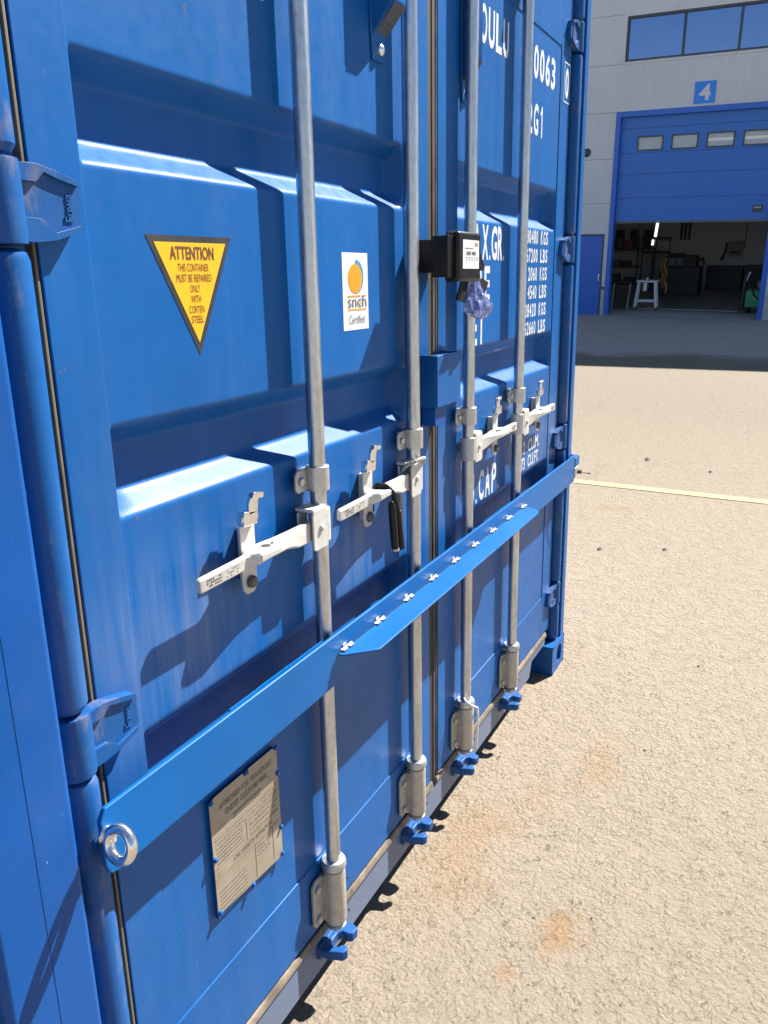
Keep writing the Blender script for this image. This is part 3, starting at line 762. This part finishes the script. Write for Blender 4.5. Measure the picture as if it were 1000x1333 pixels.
# clamp that grips the far post
mb = MB(); mb.box(2.386, 2.445, -.030, -.0055, .806, .842); mb.box(2.4395, 2.455, -.0055, .03, .806, .842); obj('end_clamp', mb, M['barblue'], bar, .0025)
mb = MB(); mb.prism([(2.386, .804), (2.440, .804), (2.430, .775), (2.386, .765)], -.030, -.0065); obj('clamp_bracket', mb, M['dullzinc'], bar, .002)
mb = MB(); mb.tube([(2.400, -.035, .788), (2.400, -.050, .788)], .008, 6); mb.tube([(2.404, -.045, .786), (2.455, -.058, .772), (2.475, -.062, .768)], .0018, 8); mb.tube([(2.470, -.061, .769), (2.478, -.0625, .767)], .0038, 8); obj('locking_pin', mb, M['bolt'], bar)

# ------------------------------------------------------------------ seal / padlock on the second handle
pk = thing('long_shackle_padlock', (.862, -.02, 1.07), 'black long-shackle lock hanging through the hole of the second handle from the left', 'padlock')
mb = MB(); x0 = .864
mb.tube([(x0+.006, .012, 1.030), (x0-.002, .010, 1.066), (x0-.001, -.006, 1.0875), (x0+.006, -.024, 1.086), (x0+.012, -.036, 1.068), (x0+.022, -.040, 1.03), (x0+.038, -.038, .950)], [.0062]*7, 14)
obj('shackle', mb, M['black'], pk, 0, 60)
mb = MB(); mb.tube([(x0+.004, -.034, 1.055), (x0+.004, -.036, 1.045), (x0+.014, -.036, .960), (x0+.0155, -.036, .946)], [.005, .0082, .0082, .0075], 16); 
mb.tube([(x0+.0215, -.040, 1.033), (x0+.040, -.038, .945)], [.0072, .0080], 16)
obj('lock_body', mb, M['black'], pk, .0008, 50)
mb = MB(); mb.tube([(x0+.0150, -.036, .952), (x0+.0152, -.036, .9475)], .0086, 16); obj('lock_cap', mb, M['galv'], pk)
# twisted wire rope round the second rod
def rope(name, pts, r, mat, label, turns=55, strands=3):
    P_ = [Vector(p) for p in pts]
    # catmull-rom resample
    S_ = []
    for i in range(len(P_)-1):
        a = P_[max(0, i-1)]; b = P_[i]; c = P_[i+1]; d = P_[min(len(P_)-1, i+2)]
        for k in range(24):
            t_ = k/24; S_.append(.5*((2*b)+(-a+c)*t_+(2*a-5*b+4*c-d)*t_*t_+(-a+3*b-3*c+d)*t_**3))
    S_.append(P_[-1])
    mb = MB(); L_ = 0
    ang = [0]
    for i in range(1, len(S_)): ang.append(ang[-1]+(S_[i]-S_[i-1]).length*turns*2*math.pi)
    for s_ in range(strands):
        q = []; up = Vector((.3, .2, 1)).normalized()
        for i, p in enumerate(S_):
            d = (S_[min(i+1, len(S_)-1)]-S_[max(i-1, 0)]).normalized()
            u = (up-d*up.dot(d)); u.normalize(); up = u; v = d.cross(u); t_ = ang[i]+2*math.pi*s_/strands
            q.append(p+(u*math.cos(t_)+v*math.sin(t_))*r*.5)
        mb.tube(q, r*.55, 8)
    return tag(obj(name, mb, mat, smooth=60), label, 'rope')
xx = 1.054
rope('wire_rope', [(1.030, .0225, .960), (1.027, .022, 1.00), (1.021, .020, 1.04), (1.010, .014, 1.075), (1.004, -.004, 1.098), (1.012, -.022, 1.108), (1.034, -.0275, 1.109), (1.056, -.022, 1.105), (1.072, -.012, 1.094), (1.077, .000, 1.078), (1.074, .012, 1.064), (1.062, .021, 1.058)], .0048, M['rope'], 'grey twisted wire rope looped over the hub of the second handle from the left')
xx = 1.384
rope('pale_cord', [(1.362, -.002, .360), (1.352, -.012, .356), (1.360, -.026, .342), (1.385, -.032, .325), (1.402, -.028, .310), (1.411, -.024, .306), (1.410, -.026, .29), (1.411, -.025, .26), (1.410, -.024, .21), (1.411, -.023, .175)], .0030, M['cord'], 'thin pale cord tied round the foot of the third locking rod')

# ------------------------------------------------------------------ tracker and bag
tk = thing('lock_tracker_box', (1.17, -.05, 1.48), 'black plastic electronic lock box with a white label fixed between the doors', 'electronic box')
mb = MB(); mb.box(1.111, 1.242, -.080, -.046, 1.480, 1.583); obj('housing', mb, M['black'], tk, .007, seg=3)
mb = MB(); mb.box(1.076, 1.110, -.069, -.034, 1.490, 1.573)
for k in range(6): mb.box(1.0748, 1.0765, -.066+k*.005, -.0635+k*.005, 1.496, 1.567)
obj('battery_block', mb, M['black'], tk, .004, seg=3)
mb = MB(); mb.box(1.092, 1.205, -.030, .026, 1.500, 1.567); mb.box(1.12, 1.20, -.0455, -.0305, 1.495, 1.57); obj('mounting_plate', mb, M['blackmatte'], tk, .002)
mb = MB(); mb.box(1.131, 1.225, -.0810, -.0803, 1.507, 1.566); obj('label', mb, M['sticker'], tk)
mb = MB()
for a, b, c, d in ((1.150, 1.176, 1.5385, 1.5445), (1.182, 1.205, 1.5385, 1.5445)): mb.box(a, b, -.0815, -.0811, c-.003, d-.002)
for k in range(5): mb.box(1.146+.016*k, 1.155+.016*k, -.0815, -.0811, 1.529, 1.5305); mb.box(1.146+.016*k, 1.156+.016*k, -.0815, -.0811, 1.525, 1.526)
mb.box(1.142, 1.190, -.0815, -.0811, 1.5485, 1.5500)
obj('label_print', mb, M['greyprint'], tk, smooth=0)
mb = MB(); mb.box(1.200, 1.216, -.0815, -.0811, 1.5575, 1.5605); mb.box(1.197, 1.219, -.0815, -.0811, 1.5545, 1.5560); obj('label_mark', mb, plain('label_red', (.6, .08, .05), .4), tk, smooth=0)
mb = MB(); mb.prism([(1.2425, 1.568), (1.285, 1.550), (1.323, 1.512), (1.318, 1.504), (1.2425, 1.500)], -.060, -.048); obj('side_wing', mb, M['black'], tk, .002)
mb = MB(); mb.prism([(1.218, 1.482), (1.262, 1.482), (1.236, 1.434), (1.190, 1.441)], -.043, -.040); tag(obj('black_card', mb, M['blackmatte']), 'small black card hanging at the left of the clear bag under the lock box', 'card', 'black cards under the lock box')
mb = MB(); mb.prism([(1.350, 1.477), (1.378, 1.487), (1.424, 1.476), (1.394, 1.446), (1.360, 1.445)], -.032, -.029); tag(obj('black_card', mb, M['blackmatte']), 'small black card hanging at the right behind the clear bag under the lock box', 'card', 'black cards under the lock box')
def bag():
    # crumpled clear bag: gathered at the top, full and rounded at the bottom
    n = 28; k = 20; rnd = random.Random(2); mb = MB(); V = []
    for i in range(k+1):
        t_ = i/k; z = 1.487-.092*t_-.004*math.sin(6*t_)
        wd = .010+.050*math.sin(math.pi*min(1, t_*.93)**1.15*.62) if t_ < .8 else (.010+.050*math.sin(math.pi*.62*(.8*.93)**1.15))*math.sqrt(max(0, 1-((t_-.8)/.2)**2))+.002
        cx_ = 1.282+.034*t_
        for j in range(n):
            a = 2*math.pi*j/n; rr = 1+.20*math.sin(5*a+9*t_)+.16*math.sin(9*a-5*t_)+.10*rnd.uniform(-1, 1)
            V.append((cx_+wd*math.cos(a)*rr, -.050+wd*.36*math.sin(a)*rr, z+.003*math.sin(3*a)+.002*rnd.uniform(-1, 1)))
    F = [(i*n+j, i*n+(j+1) % n, (i+1)*n+(j+1) % n, (i+1)*n+j) for i in range(k) for j in range(n)]
    mb.add(V, F)
    tag(obj('plastic_bag', mb, M['bag'], smooth=24), 'crumpled clear plastic bag hanging beneath the black lock box', 'bag')
bag()

# ------------------------------------------------------------------ the workshop across the yard
S_ = Vector((-0.004891, -0.999507, -0.031002)); N_ = Vector((0.997642, -0.007, 0.068273)); U_ = Vector((-0.068456, -0.030595, 0.997185))
BM = Matrix.Identity(4)
for i in range(3):
    BM[i][0] = S_[i]; BM[i][1] = N_[i]; BM[i][2] = U_[i]
BM[0][3], BM[1][3], BM[2][3] = 23.70203, 4.64559, 0.39744
def bthing(name, loc, label, cat, group=None):
    o = thing(name, (0, 0, 0), label, cat, group); o.matrix_world = BM @ Matrix.Translation(loc)
    ORG[o.name] = tuple(loc); return o
bld = bthing('workshop_building', (0, 0, 0), 'pale grey panelled workshop with a half-open blue roller door across the yard', 'building')
def mk():
    t = NT('grey_wall_panel'); n = t.noise(1.2, 5, .6); s = t.noise(9, 4, .6, t.co_((1, 1, .1)))
    c = t.mix(t.rng(n, .3, .7), (.54, .56, .60), (.59, .61, .65)); c = t.mix(t.math('MULTIPLY', t.rng(s, .45, .75), .15), c, (.30, .29, .28))
    return t.P(col=c, rough=.55, normal=t.bump(t.noise(220, 3), .08, .003))
M['wall'] = mk()
M['joint'] = plain('panel_joint', (.13, .13, .13), .7)
M['bluetrim'] = plain('blue_trim', (.012, .12, .55), .4, var=.08, nsc=3)
M['blueleaf'] = plain('blue_roller_leaf', (.018, .15, .55), .45, var=.08, nsc=2)
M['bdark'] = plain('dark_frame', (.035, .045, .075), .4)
M['conc'] = plain('pale_concrete', (.40, .40, .40), .8, var=.12, nsc=8)
M['floorc'] = plain('workshop_floor', (.22, .235, .26), .35, var=.3, nsc=1.5)
M['inwall'] = plain('inner_wall', (.62, .63, .64), .8, var=.06, nsc=1)
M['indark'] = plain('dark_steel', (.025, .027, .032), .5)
M['whitemetal'] = plain('pale_painted_metal', (.62, .66, .72), .4, var=.08)
def mk():
    t = NT('window_glass'); n = t.noise(1.6, 3)
    return t.P(col=(.09, .16, .34), rough=.05, spec=.9, metal=.75, normal=t.bump(n, .05, .05))
M['glass'] = mk()
def mk():
    t = NT('door_pane'); t.P(col=(.50, .56, .62), rough=.15, alpha=.72); return t.m
M['pane'] = mk()
def emit(name, col, st):
    t = NT(name); return t.P(col=(.8, .8, .8), emit=col, emits=st)
M['tube'] = emit('lit_tube', (1, .96, .80), .55)
WL, WR, HT = -14.0, 26.0, 11.7
rows = [-.6, .74, 1.86, 2.98, 4.10, 5.23, 6.355, 7.48, 8.60, 9.72, 10.84, HT]
op = [(0.0, 4.16, -1, 5.24), (.12, 6.75, 6.40, 7.43), (-1.10, -.10, -1, 2.19)]       # openings: roller door, window band, side door
mb = MB()
for a, b in zip(rows[:-1], rows[1:]):
    cuts = sorted(set([a, b]+[z for o in op for z in o[2:] if a < z < b]))
    for c, d in zip(cuts[:-1], cuts[1:]):
        zz = (c+d)/2; spans = [(WL, WR)]
        for (x0, x1, z0, z1) in op:
            if z0 < zz < z1:
                spans = [q for (p0, p1) in spans for q in ((p0, min(p1, x0)), (max(p0, x1), p1)) if q[1]-q[0] > .01]
        for (p0, p1) in spans:
            mb.box(p0, p1, 0, .2, c+(.008 if c == a else 0), d)
wall = obj('wall', mb, M['wall'], bld, 0, 0)
mb = MB(); mb.box(WL, -1.10, .205, .23, -.6, HT); mb.box(4.16, WR, .205, .23, -.6, HT); mb.box(-.10, 0, .205, .23, -.6, 5.24); mb.box(-1.1, .0, .205, .23, 2.19, 5.24); mb.box(-1.1, 4.16, .205, .23, 5.24, 6.40); mb.box(-1.1, 4.16, .205, .23, 7.43, HT)
obj('wall_lining', mb, M['joint'], bld)
mb = MB(); mb.box(WL, WR, .23, 20, HT-.1, HT+.05); obj('roof', mb, M['joint'], bld)
mb = MB(); mb.box(WL, WL+.2, .2, 20, -.6, HT-.1); mb.box(WR-.2, WR, .2, 20, -.6, HT-.1); mb.box(WL+.2, WR-.2, 19.8, 20, -.6, HT-.1); obj('outer_wall', mb, M['wall'], bld)
# roller door: frame, leaf with section grooves, panes
mb = MB(); mb.prism([(0.002, -.05), (.002, 5.238), (4.158, 5.238), (4.158, -.05), (4.03, -.05), (4.03, 5.10), (.13, 5.10), (.13, -.05)], -.035, .23); obj('door_frame', mb, M['bluetrim'], bld, .01)
mb = MB(); qz = (4.28, 4.62); qs = [(.58, 1.22), (1.45, 2.09), (2.32, 2.97), (3.19, 3.84)]
def band(z0, z1): mb.box(.132, 4.028, .12, .165, z0, z1)
band(2.51, 3.10); band(3.108, 3.70); band(3.708, 4.22); band(4.228, qz[0]); band(qz[1], 4.82); band(4.828, 5.10)
px_ = .132
for a, b in qs: mb.box(px_, a, .12, .165, qz[0], qz[1]); px_ = b
mb.box(px_, 4.028, .12, .165, *qz)
leaf = obj('roller_door', mb, M['blueleaf'], bld, 0, 0)
mb = MB(); mb.box(.14, 4.02, .11, .17, 2.46, 2.508); obj('bottom_rail', mb, M['joint'], leaf)
mb = MB(); mb.box(3.60, 3.83, .085, .118, 2.70, 2.86); obj('door_plate', mb, M['bdark'], leaf, .01)
mb = MB(); mb.box(3.63, 3.80, .075, .084, 2.785, 2.82); obj('door_plate_stripe', mb, M['conc'], leaf)
for a, b in qs:
    mb = MB(); mb.box(a-.012, b+.012, .108, .118, qz[0]-.012, qz[0]+.022); mb.box(a-.012, b+.012, .108, .118, qz[1]-.022, qz[1]+.012); mb.box(a-.012, a+.022, .108, .118, qz[0]+.022, qz[1]-.022); mb.box(b-.022, b+.012, .108, .118, qz[0]+.022, qz[1]-.022)
    obj('pane_frame', mb, M['bdark'], leaf, .003)
    mb = MB(); mb.box(a, b, .14, .146, *qz); obj('pane', mb, M['pane'], leaf)
# upper window band
mb = MB(); x0, x1, z0, z1 = .12, 6.75, 6.40, 7.43; t_ = .055
mb.box(x0, x1, .02, .12, z0, z0+t_); mb.box(x0, x1, .02, .12, z1-t_, z1)
for x in (x0, 1.50, 2.81, 4.12, 5.43, x1-t_): mb.box(x, x+t_, .02, .12, z0+t_, z1-t_)
win = obj('window', mb, M['bdark'], bld, .005)
mb = MB(); mb.box(x0+.02, x1-.02, .075, .085, z0+.02, z1-.02); obj('window_pane', mb, M['glass'], win)
mb = MB(); mb.prism([(x0-.07, z0-.06), (x1+.07, z0-.06), (x1+.07, z1+.06), (x0-.07, z1+.06), (x0-.07, z0-.002), (x0, z0), (x0, z1), (x1, z1), (x1, z0), (x0-.07, z0-.002)], -.02, .0); 
mb2 = MB(); mb2.box(x0-.07, x1+.07, -.022, -.002, z0-.06, z0); mb2.box(x0-.07, x1+.07, -.022, -.002, z1, z1+.06); mb2.box(x0-.07, x0, -.022, -.002, z0, z1); mb2.box(x1, x1+.07, -.022, -.002, z0, z1)
obj('window_trim', mb2, M['wall'], win, .004)
# side door
mb = MB(); mb.box(-1.05, -.15, .03, .08, -.02, 2.14); sd = obj('side_door', mb, M['bluetrim'], bld, .004)
mb = MB(); mb.box(-1.098, -1.052, .0, .14, -.02, 2.188); mb.box(-.148, -.102, .0, .14, -.02, 2.188); mb.box(-1.052, -.148, .0, .14, 2.142, 2.188); obj('side_door_frame', mb, M['bdark'], bld, .003)
mb = MB(); mb.box(-.215, -.185, .015, .03, .93, 1.12); mb.tube([(-.20, .015, 1.02), (-.20, -.02, 1.02), (-.33, -.025, 1.02)], .011, 8); obj('door_handle', mb, M['chrome'], sd)
# pale concrete plinth blocks either side of the roller door, number sign, wall lamp
mb = MB(); mb.box(-.098, -.001, -.03, .19, -.5, .70); obj('plinth', mb, M['conc'], bld, .008)
mb = MB(); mb.box(4.162, 5.2, -.03, .19, -.5, .66); obj('plinth', mb, M['conc'], bld, .008)
mb = MB(); mb.box(-.098, -.001, -.035, .0, .70, .78); obj('plinth_cap', mb, M['joint'], bld)
mb = MB(); mb.box(1.91, 2.42, -.016, -.002, 5.295, 5.80); sg = obj('number_sign', mb, plain('sign_blue', (.01, .22, .80), .4, var=.03), bld)
mb = MB(); v, f = text_verts('4', .035); ax = min(p[0] for p in v); bx = max(p[0] for p in v); az = min(p[1] for p in v); bz = max(p[1] for p in v)
mb.add([(2.035+(a-ax)/(bx-ax)*.27, -.0185, 5.365+(b-az)/(bz-az)*.365) for a, b in v], f); obj('sign_number', mb, M['sticker'], sg, smooth=0)
mb = MB(); mb.lathe([(.0, -.05), (.06, -.05), (.10, -.03), (.115, -.002)], (-.735, 0, 4.29), 20, 'y'); obj('wall_lamp', mb, M['bdark'], bld)
# inside
mb = MB(); mb.box(-6, 8.7, -.30, 1.43, -.5, -.004); obj('threshold', mb, M['conc'], bld)
mb = MB(); mb.box(-8, 8.7, 1.43, 12.0, -.5, -.002); obj('workshop_floor', mb, M['floorc'], bld)
mb = MB(); mb.box(-8, 8.7, 9.0, 9.15, 0, 6); obj('inner_wall', mb, M['inwall'], bld)
mb = MB(); mb.box(-3.2, -3.05, .3, 9.0, 0, 6); mb.box(8.0, 8.15, .3, 9, 0, 6); obj('inner_wall', mb, M['inwall'], bld)
mb = MB(); mb.box(-3.05, 8, .3, 9, 6.0, 6.1); obj('ceiling', mb, M['inwall'], bld)
for (a, b, c, d) in ((1.6, 5.2, 3.2, 4.62), ):
    mb = MB(); mb.box(a, b, c, c+.12, d, d+.07); obj('ceiling_lamp', mb, M['tube'], bld)

def lm(o, mbx, mat, nm, bevel=0, sm=30): return obj(nm, mbx, mat, o, bevel, sm)
# white trestle stand by the threshold
st = bthing('work_stand', (.87, 1.55, 0), 'white metal work stand on splayed legs just inside the roller door', 'stand')
mb = MB(); mb.box(.60, 1.20, 1.36, 1.74, .80, .85); mb.box(.86, .90, 1.5, 1.6, .85, .93); lm(st, mb, M['whitemetal'], 'top', .006)
for sx, sy in ((0, 0), (1, 0), (0, 1), (1, 1)):
    mb = MB(); xa, ya = (.66, 1.42) if not sx else (1.12, 1.42); xa = .66+.46*sx; ya = 1.42+.26*sy; xb = .58+.62*sx; yb_ = 1.36+.38*sy
    mb.prism([(xb-.03, .05), (xb+.03, .05), (xa+.03, .80), (xa-.03, .80)], ya-.02, ya+.02); l = lm(st, mb, M['whitemetal'], 'leg')
    mb = MB(); mb.cyl((xb, ya-.02, .045), (xb, ya+.02, .045), .045, 14); lm(l, mb, M['indark'], 'castor')
mb = MB(); mb.box(.64, 1.14, 1.40, 1.43, .24, .29); mb.box(.64, 1.14, 1.67, 1.70, .24, .29); mb.box(.80, .90, 1.40, 1.44, .55, .79); lm(st, mb, M['whitemetal'], 'crossbar')
t2 = bthing('trestle', (.3, 1.7, 0), 'dull grey trestle standing in the dark left of the white stand', 'trestle')
mb = MB(); mb.box(-.15, .45, 1.62, 1.95, .74, .78); lm(t2, mb, M['indark'], 'top')
for xa, xb in ((-.1, -.14), (.38, .32)):
    mb = MB(); mb.prism([(xb-.02, 0), (xb+.02, 0), (xa+.02, .74), (xa-.02, .74)], 1.65, 1.69); lm(t2, mb, plain('grey_leg', (.35, .35, .34), .5), 'leg')
# green welder with a gas bottle
wd = bthing('welding_machine', (3.85, 1.7, 0), 'green welding cart at the right edge of the roller door opening', 'welding machine')
mb = MB(); mb.box(3.60, 4.20, 1.45, 2.1, .16, .62); lm(wd, mb, plain('welder_green', (.03, .32, .13), .4), 'body', .02)
mb = MB(); mb.box(3.80, 4.10, 1.435, 1.448, .40, .45); lm(wd, mb, M['conc'], 'badge')
mb = MB(); mb.tube([(3.52, 1.5, .10), (3.54, 1.5, .9), (3.60, 1.5, 1.12)], .05, 12); mb.box(3.42, 3.62, 1.35, 1.6, .05, .12); lm(wd, mb, M['indark'], 'gas_bottle')
mb = MB(); mb.tube([(3.58, 1.44, .88), (3.62, 1.42, 1.0), (3.66, 1.42, 1.12)], .028, 10); lm(wd, mb, M['chrome'], 'torch')
mb = MB(); mb.tube([(3.66, 1.42, 1.05), (3.72, 1.40, .75), (3.80, 1.40, .50), (3.95, 1.41, .38), (4.15, 1.41, .34)], .018, 10); mb.tube([(3.70, 1.42, 1.0), (3.78, 1.42, .80), (3.95, 1.41, .62), (4.15, 1.42, .55)], .014, 10); lm(wd, mb, M['black'], 'hose')
for y in (1.5, 2.0):
    mb = MB(); mb.cyl((3.66, y, .07), (3.72, y, .07), .07, 16); lm(wd, mb, M['black'], 'wheel')
mb = MB(); mb.box(3.85, 4.2, 1.6, 2.0, .64, .86); lm(wd, mb, plain('grey_pack', (.22, .20, .21), .6), 'wire_feeder', .03)
# racks, cabinets and machines in the dark
rk = bthing('storage_rack', (-1.4, 6, 0), 'dark storage rack along the left wall inside the workshop', 'rack')
rnd = random.Random(11)
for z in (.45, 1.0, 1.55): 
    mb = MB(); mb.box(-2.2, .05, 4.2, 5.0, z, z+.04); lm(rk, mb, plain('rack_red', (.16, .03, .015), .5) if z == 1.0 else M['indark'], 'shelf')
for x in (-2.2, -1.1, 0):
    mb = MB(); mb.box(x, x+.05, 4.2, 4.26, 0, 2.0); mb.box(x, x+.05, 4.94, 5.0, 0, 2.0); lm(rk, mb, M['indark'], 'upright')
bi = 0
for z in (.49, 1.04, 1.59):
    x = -2.1
    while x < -.3:
        wq = .18+.2*rnd.random(); hq = .16+.25*rnd.random(); c = rnd.choice([(.03, .03, .035), (.06, .05, .05), (.10, .10, .11), (.09, .035, .02)])
        mb = MB(); mb.box(x, x+wq, 4.3+.2*rnd.random(), 4.8, z, z+hq)
        o = tag(obj('storage_bin', mb, plain('bin', c, .6)), 'dark bin or box standing on the storage rack in the workshop', 'bin', 'bins on the storage rack')
        o.matrix_world = BM; x += wq+.05+.15*rnd.random()
for k in range(3):
    mb = MB(); mb.box(-1.45+.50*k, -1.17+.50*k, 7.6, 7.75, 1.42, 2.10); o = tag(obj('hanging_case', mb, M['indark'], bevel=.02), 'tall dark case hanging side by side on the dim left wall', 'case', 'tall dark cases on the workshop wall'); o.matrix_world = BM
ln = bthing('pillar_lamp', (.02, 7, 0), 'dark post with lit white lamp tubes inside the workshop', 'lamp post')
mb = MB(); mb.box(-.02, .08, 7.0, 7.1, 0, 2.6); lm(ln, mb, M['indark'], 'post')
mb = MB(); mb.tube([(.10, 6.9, 2.44), (.055, 6.9, 1.88)], .045, 10); lm(ln, mb, M['tube'], 'lamp_tube')
mb = MB(); mb.tube([(-.01, 6.9, 1.78), (-.02, 6.9, 1.60)], .04, 10); lm(ln, mb, M['tube'], 'lamp_tube')
cb = bthing('wall_cabinet', (.3, 8, 0), 'pale box cabinet beside the lit lamp tubes', 'cabinet')
mb = MB(); mb.box(.06, .46, 7.4, 7.7, 1.40, 1.74); lm(cb, mb, plain('cab_grey', (.30, .31, .31), .6), 'body', .01)
mb = MB(); mb.box(-.45, .48, 7.35, 7.8, 1.76, 1.84); mb.box(-.45, .48, 7.35, 7.8, 1.30, 1.36); lm(cb, mb, M['indark'], 'shelf')
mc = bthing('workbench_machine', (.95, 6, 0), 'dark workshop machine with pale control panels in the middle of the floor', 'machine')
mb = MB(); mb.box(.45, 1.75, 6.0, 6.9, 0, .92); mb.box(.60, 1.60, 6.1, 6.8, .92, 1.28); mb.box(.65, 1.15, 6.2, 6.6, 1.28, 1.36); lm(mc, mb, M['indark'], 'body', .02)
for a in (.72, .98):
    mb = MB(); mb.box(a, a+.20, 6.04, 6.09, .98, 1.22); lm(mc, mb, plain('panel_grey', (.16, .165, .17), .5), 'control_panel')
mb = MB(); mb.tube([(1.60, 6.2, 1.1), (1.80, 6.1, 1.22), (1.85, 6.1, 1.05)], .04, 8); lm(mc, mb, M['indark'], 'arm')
hs = bthing('hanging_harness', (1.32, 2.2, .3), 'orange and brown straps hanging beside the white stand', 'straps')
rnd = random.Random(4)
for k in range(4):
    pts = []; x = 1.12+.045*k
    for j in range(12): pts.append((x+.035*math.sin(j*1.3+k)+.012*j*.6, 2.2+.05*k, 1.42-.085*j*(.9+.08*k)))
    mb = MB(); mb.tube(pts, [.016+.014*rnd.random() for _ in pts], 8); lm(hs, mb, plain('strap_orange', [(.30, .12, .02), (.10, .045, .015), (.42, .24, .05), (.04, .03, .025)][k], .7), 'strap', 0, 60)
for k in range(5):
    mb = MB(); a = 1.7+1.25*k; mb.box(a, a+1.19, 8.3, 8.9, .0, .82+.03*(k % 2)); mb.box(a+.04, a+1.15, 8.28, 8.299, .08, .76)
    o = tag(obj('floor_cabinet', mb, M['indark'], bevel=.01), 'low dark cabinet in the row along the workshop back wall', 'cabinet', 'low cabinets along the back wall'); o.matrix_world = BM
bx = bthing('wall_board', (2.3, 8.9, 1.2), 'grey control box with cables on the workshop back wall', 'control box')
mb = MB(); mb.box(2.26, 2.76, 8.8, 8.98, 1.16, 1.66); lm(bx, mb, plain('box_grey', (.26, .26, .24), .6), 'case', .01)
mb = MB(); mb.box(2.36, 2.68, 8.785, 8.799, 1.22, 1.32); lm(bx, mb, M['indark'], 'display')
mb = MB(); mb.tube([(2.20, 8.9, 1.60), (2.19, 8.9, 1.30), (2.10, 8.88, 1.08)], .035, 8); mb.tube([(2.8, 8.95, 1.4), (2.82, 8.95, 2.6)], .012, 6); mb.box(2.05, 2.16, 8.82, 8.9, 1.0, 1.1); lm(bx, mb, M['indark'], 'cable')
mb = MB()
for x in (.62, .76, .90): mb.tube([(x, 8.9, 1.7), (x, 8.9, 4.0)], .035, 8)
o = tag(obj('pipe_run', mb, M['indark']), 'three dark vertical pipes on the workshop back wall', 'pipes'); o.matrix_world = BM
mb = MB(); mb.add([(1.25, 2.6, .004), (1.40, 2.6, .004), (2.35, 6.2, .004), (2.2, 6.2, .004)], [(0, 1, 2, 3)]); 
o = tag(obj('floor_marking', mb, plain('floor_stripe', (.26, .27, .28), .7), smooth=0), kind='structure'); o.matrix_world = BM
mb = MB(); mb.box(.3, 3.5, 1.80, 1.88, -.002, .012); o = tag(obj('door_rail', mb, M['conc'], smooth=0), kind='structure'); o.matrix_world = BM
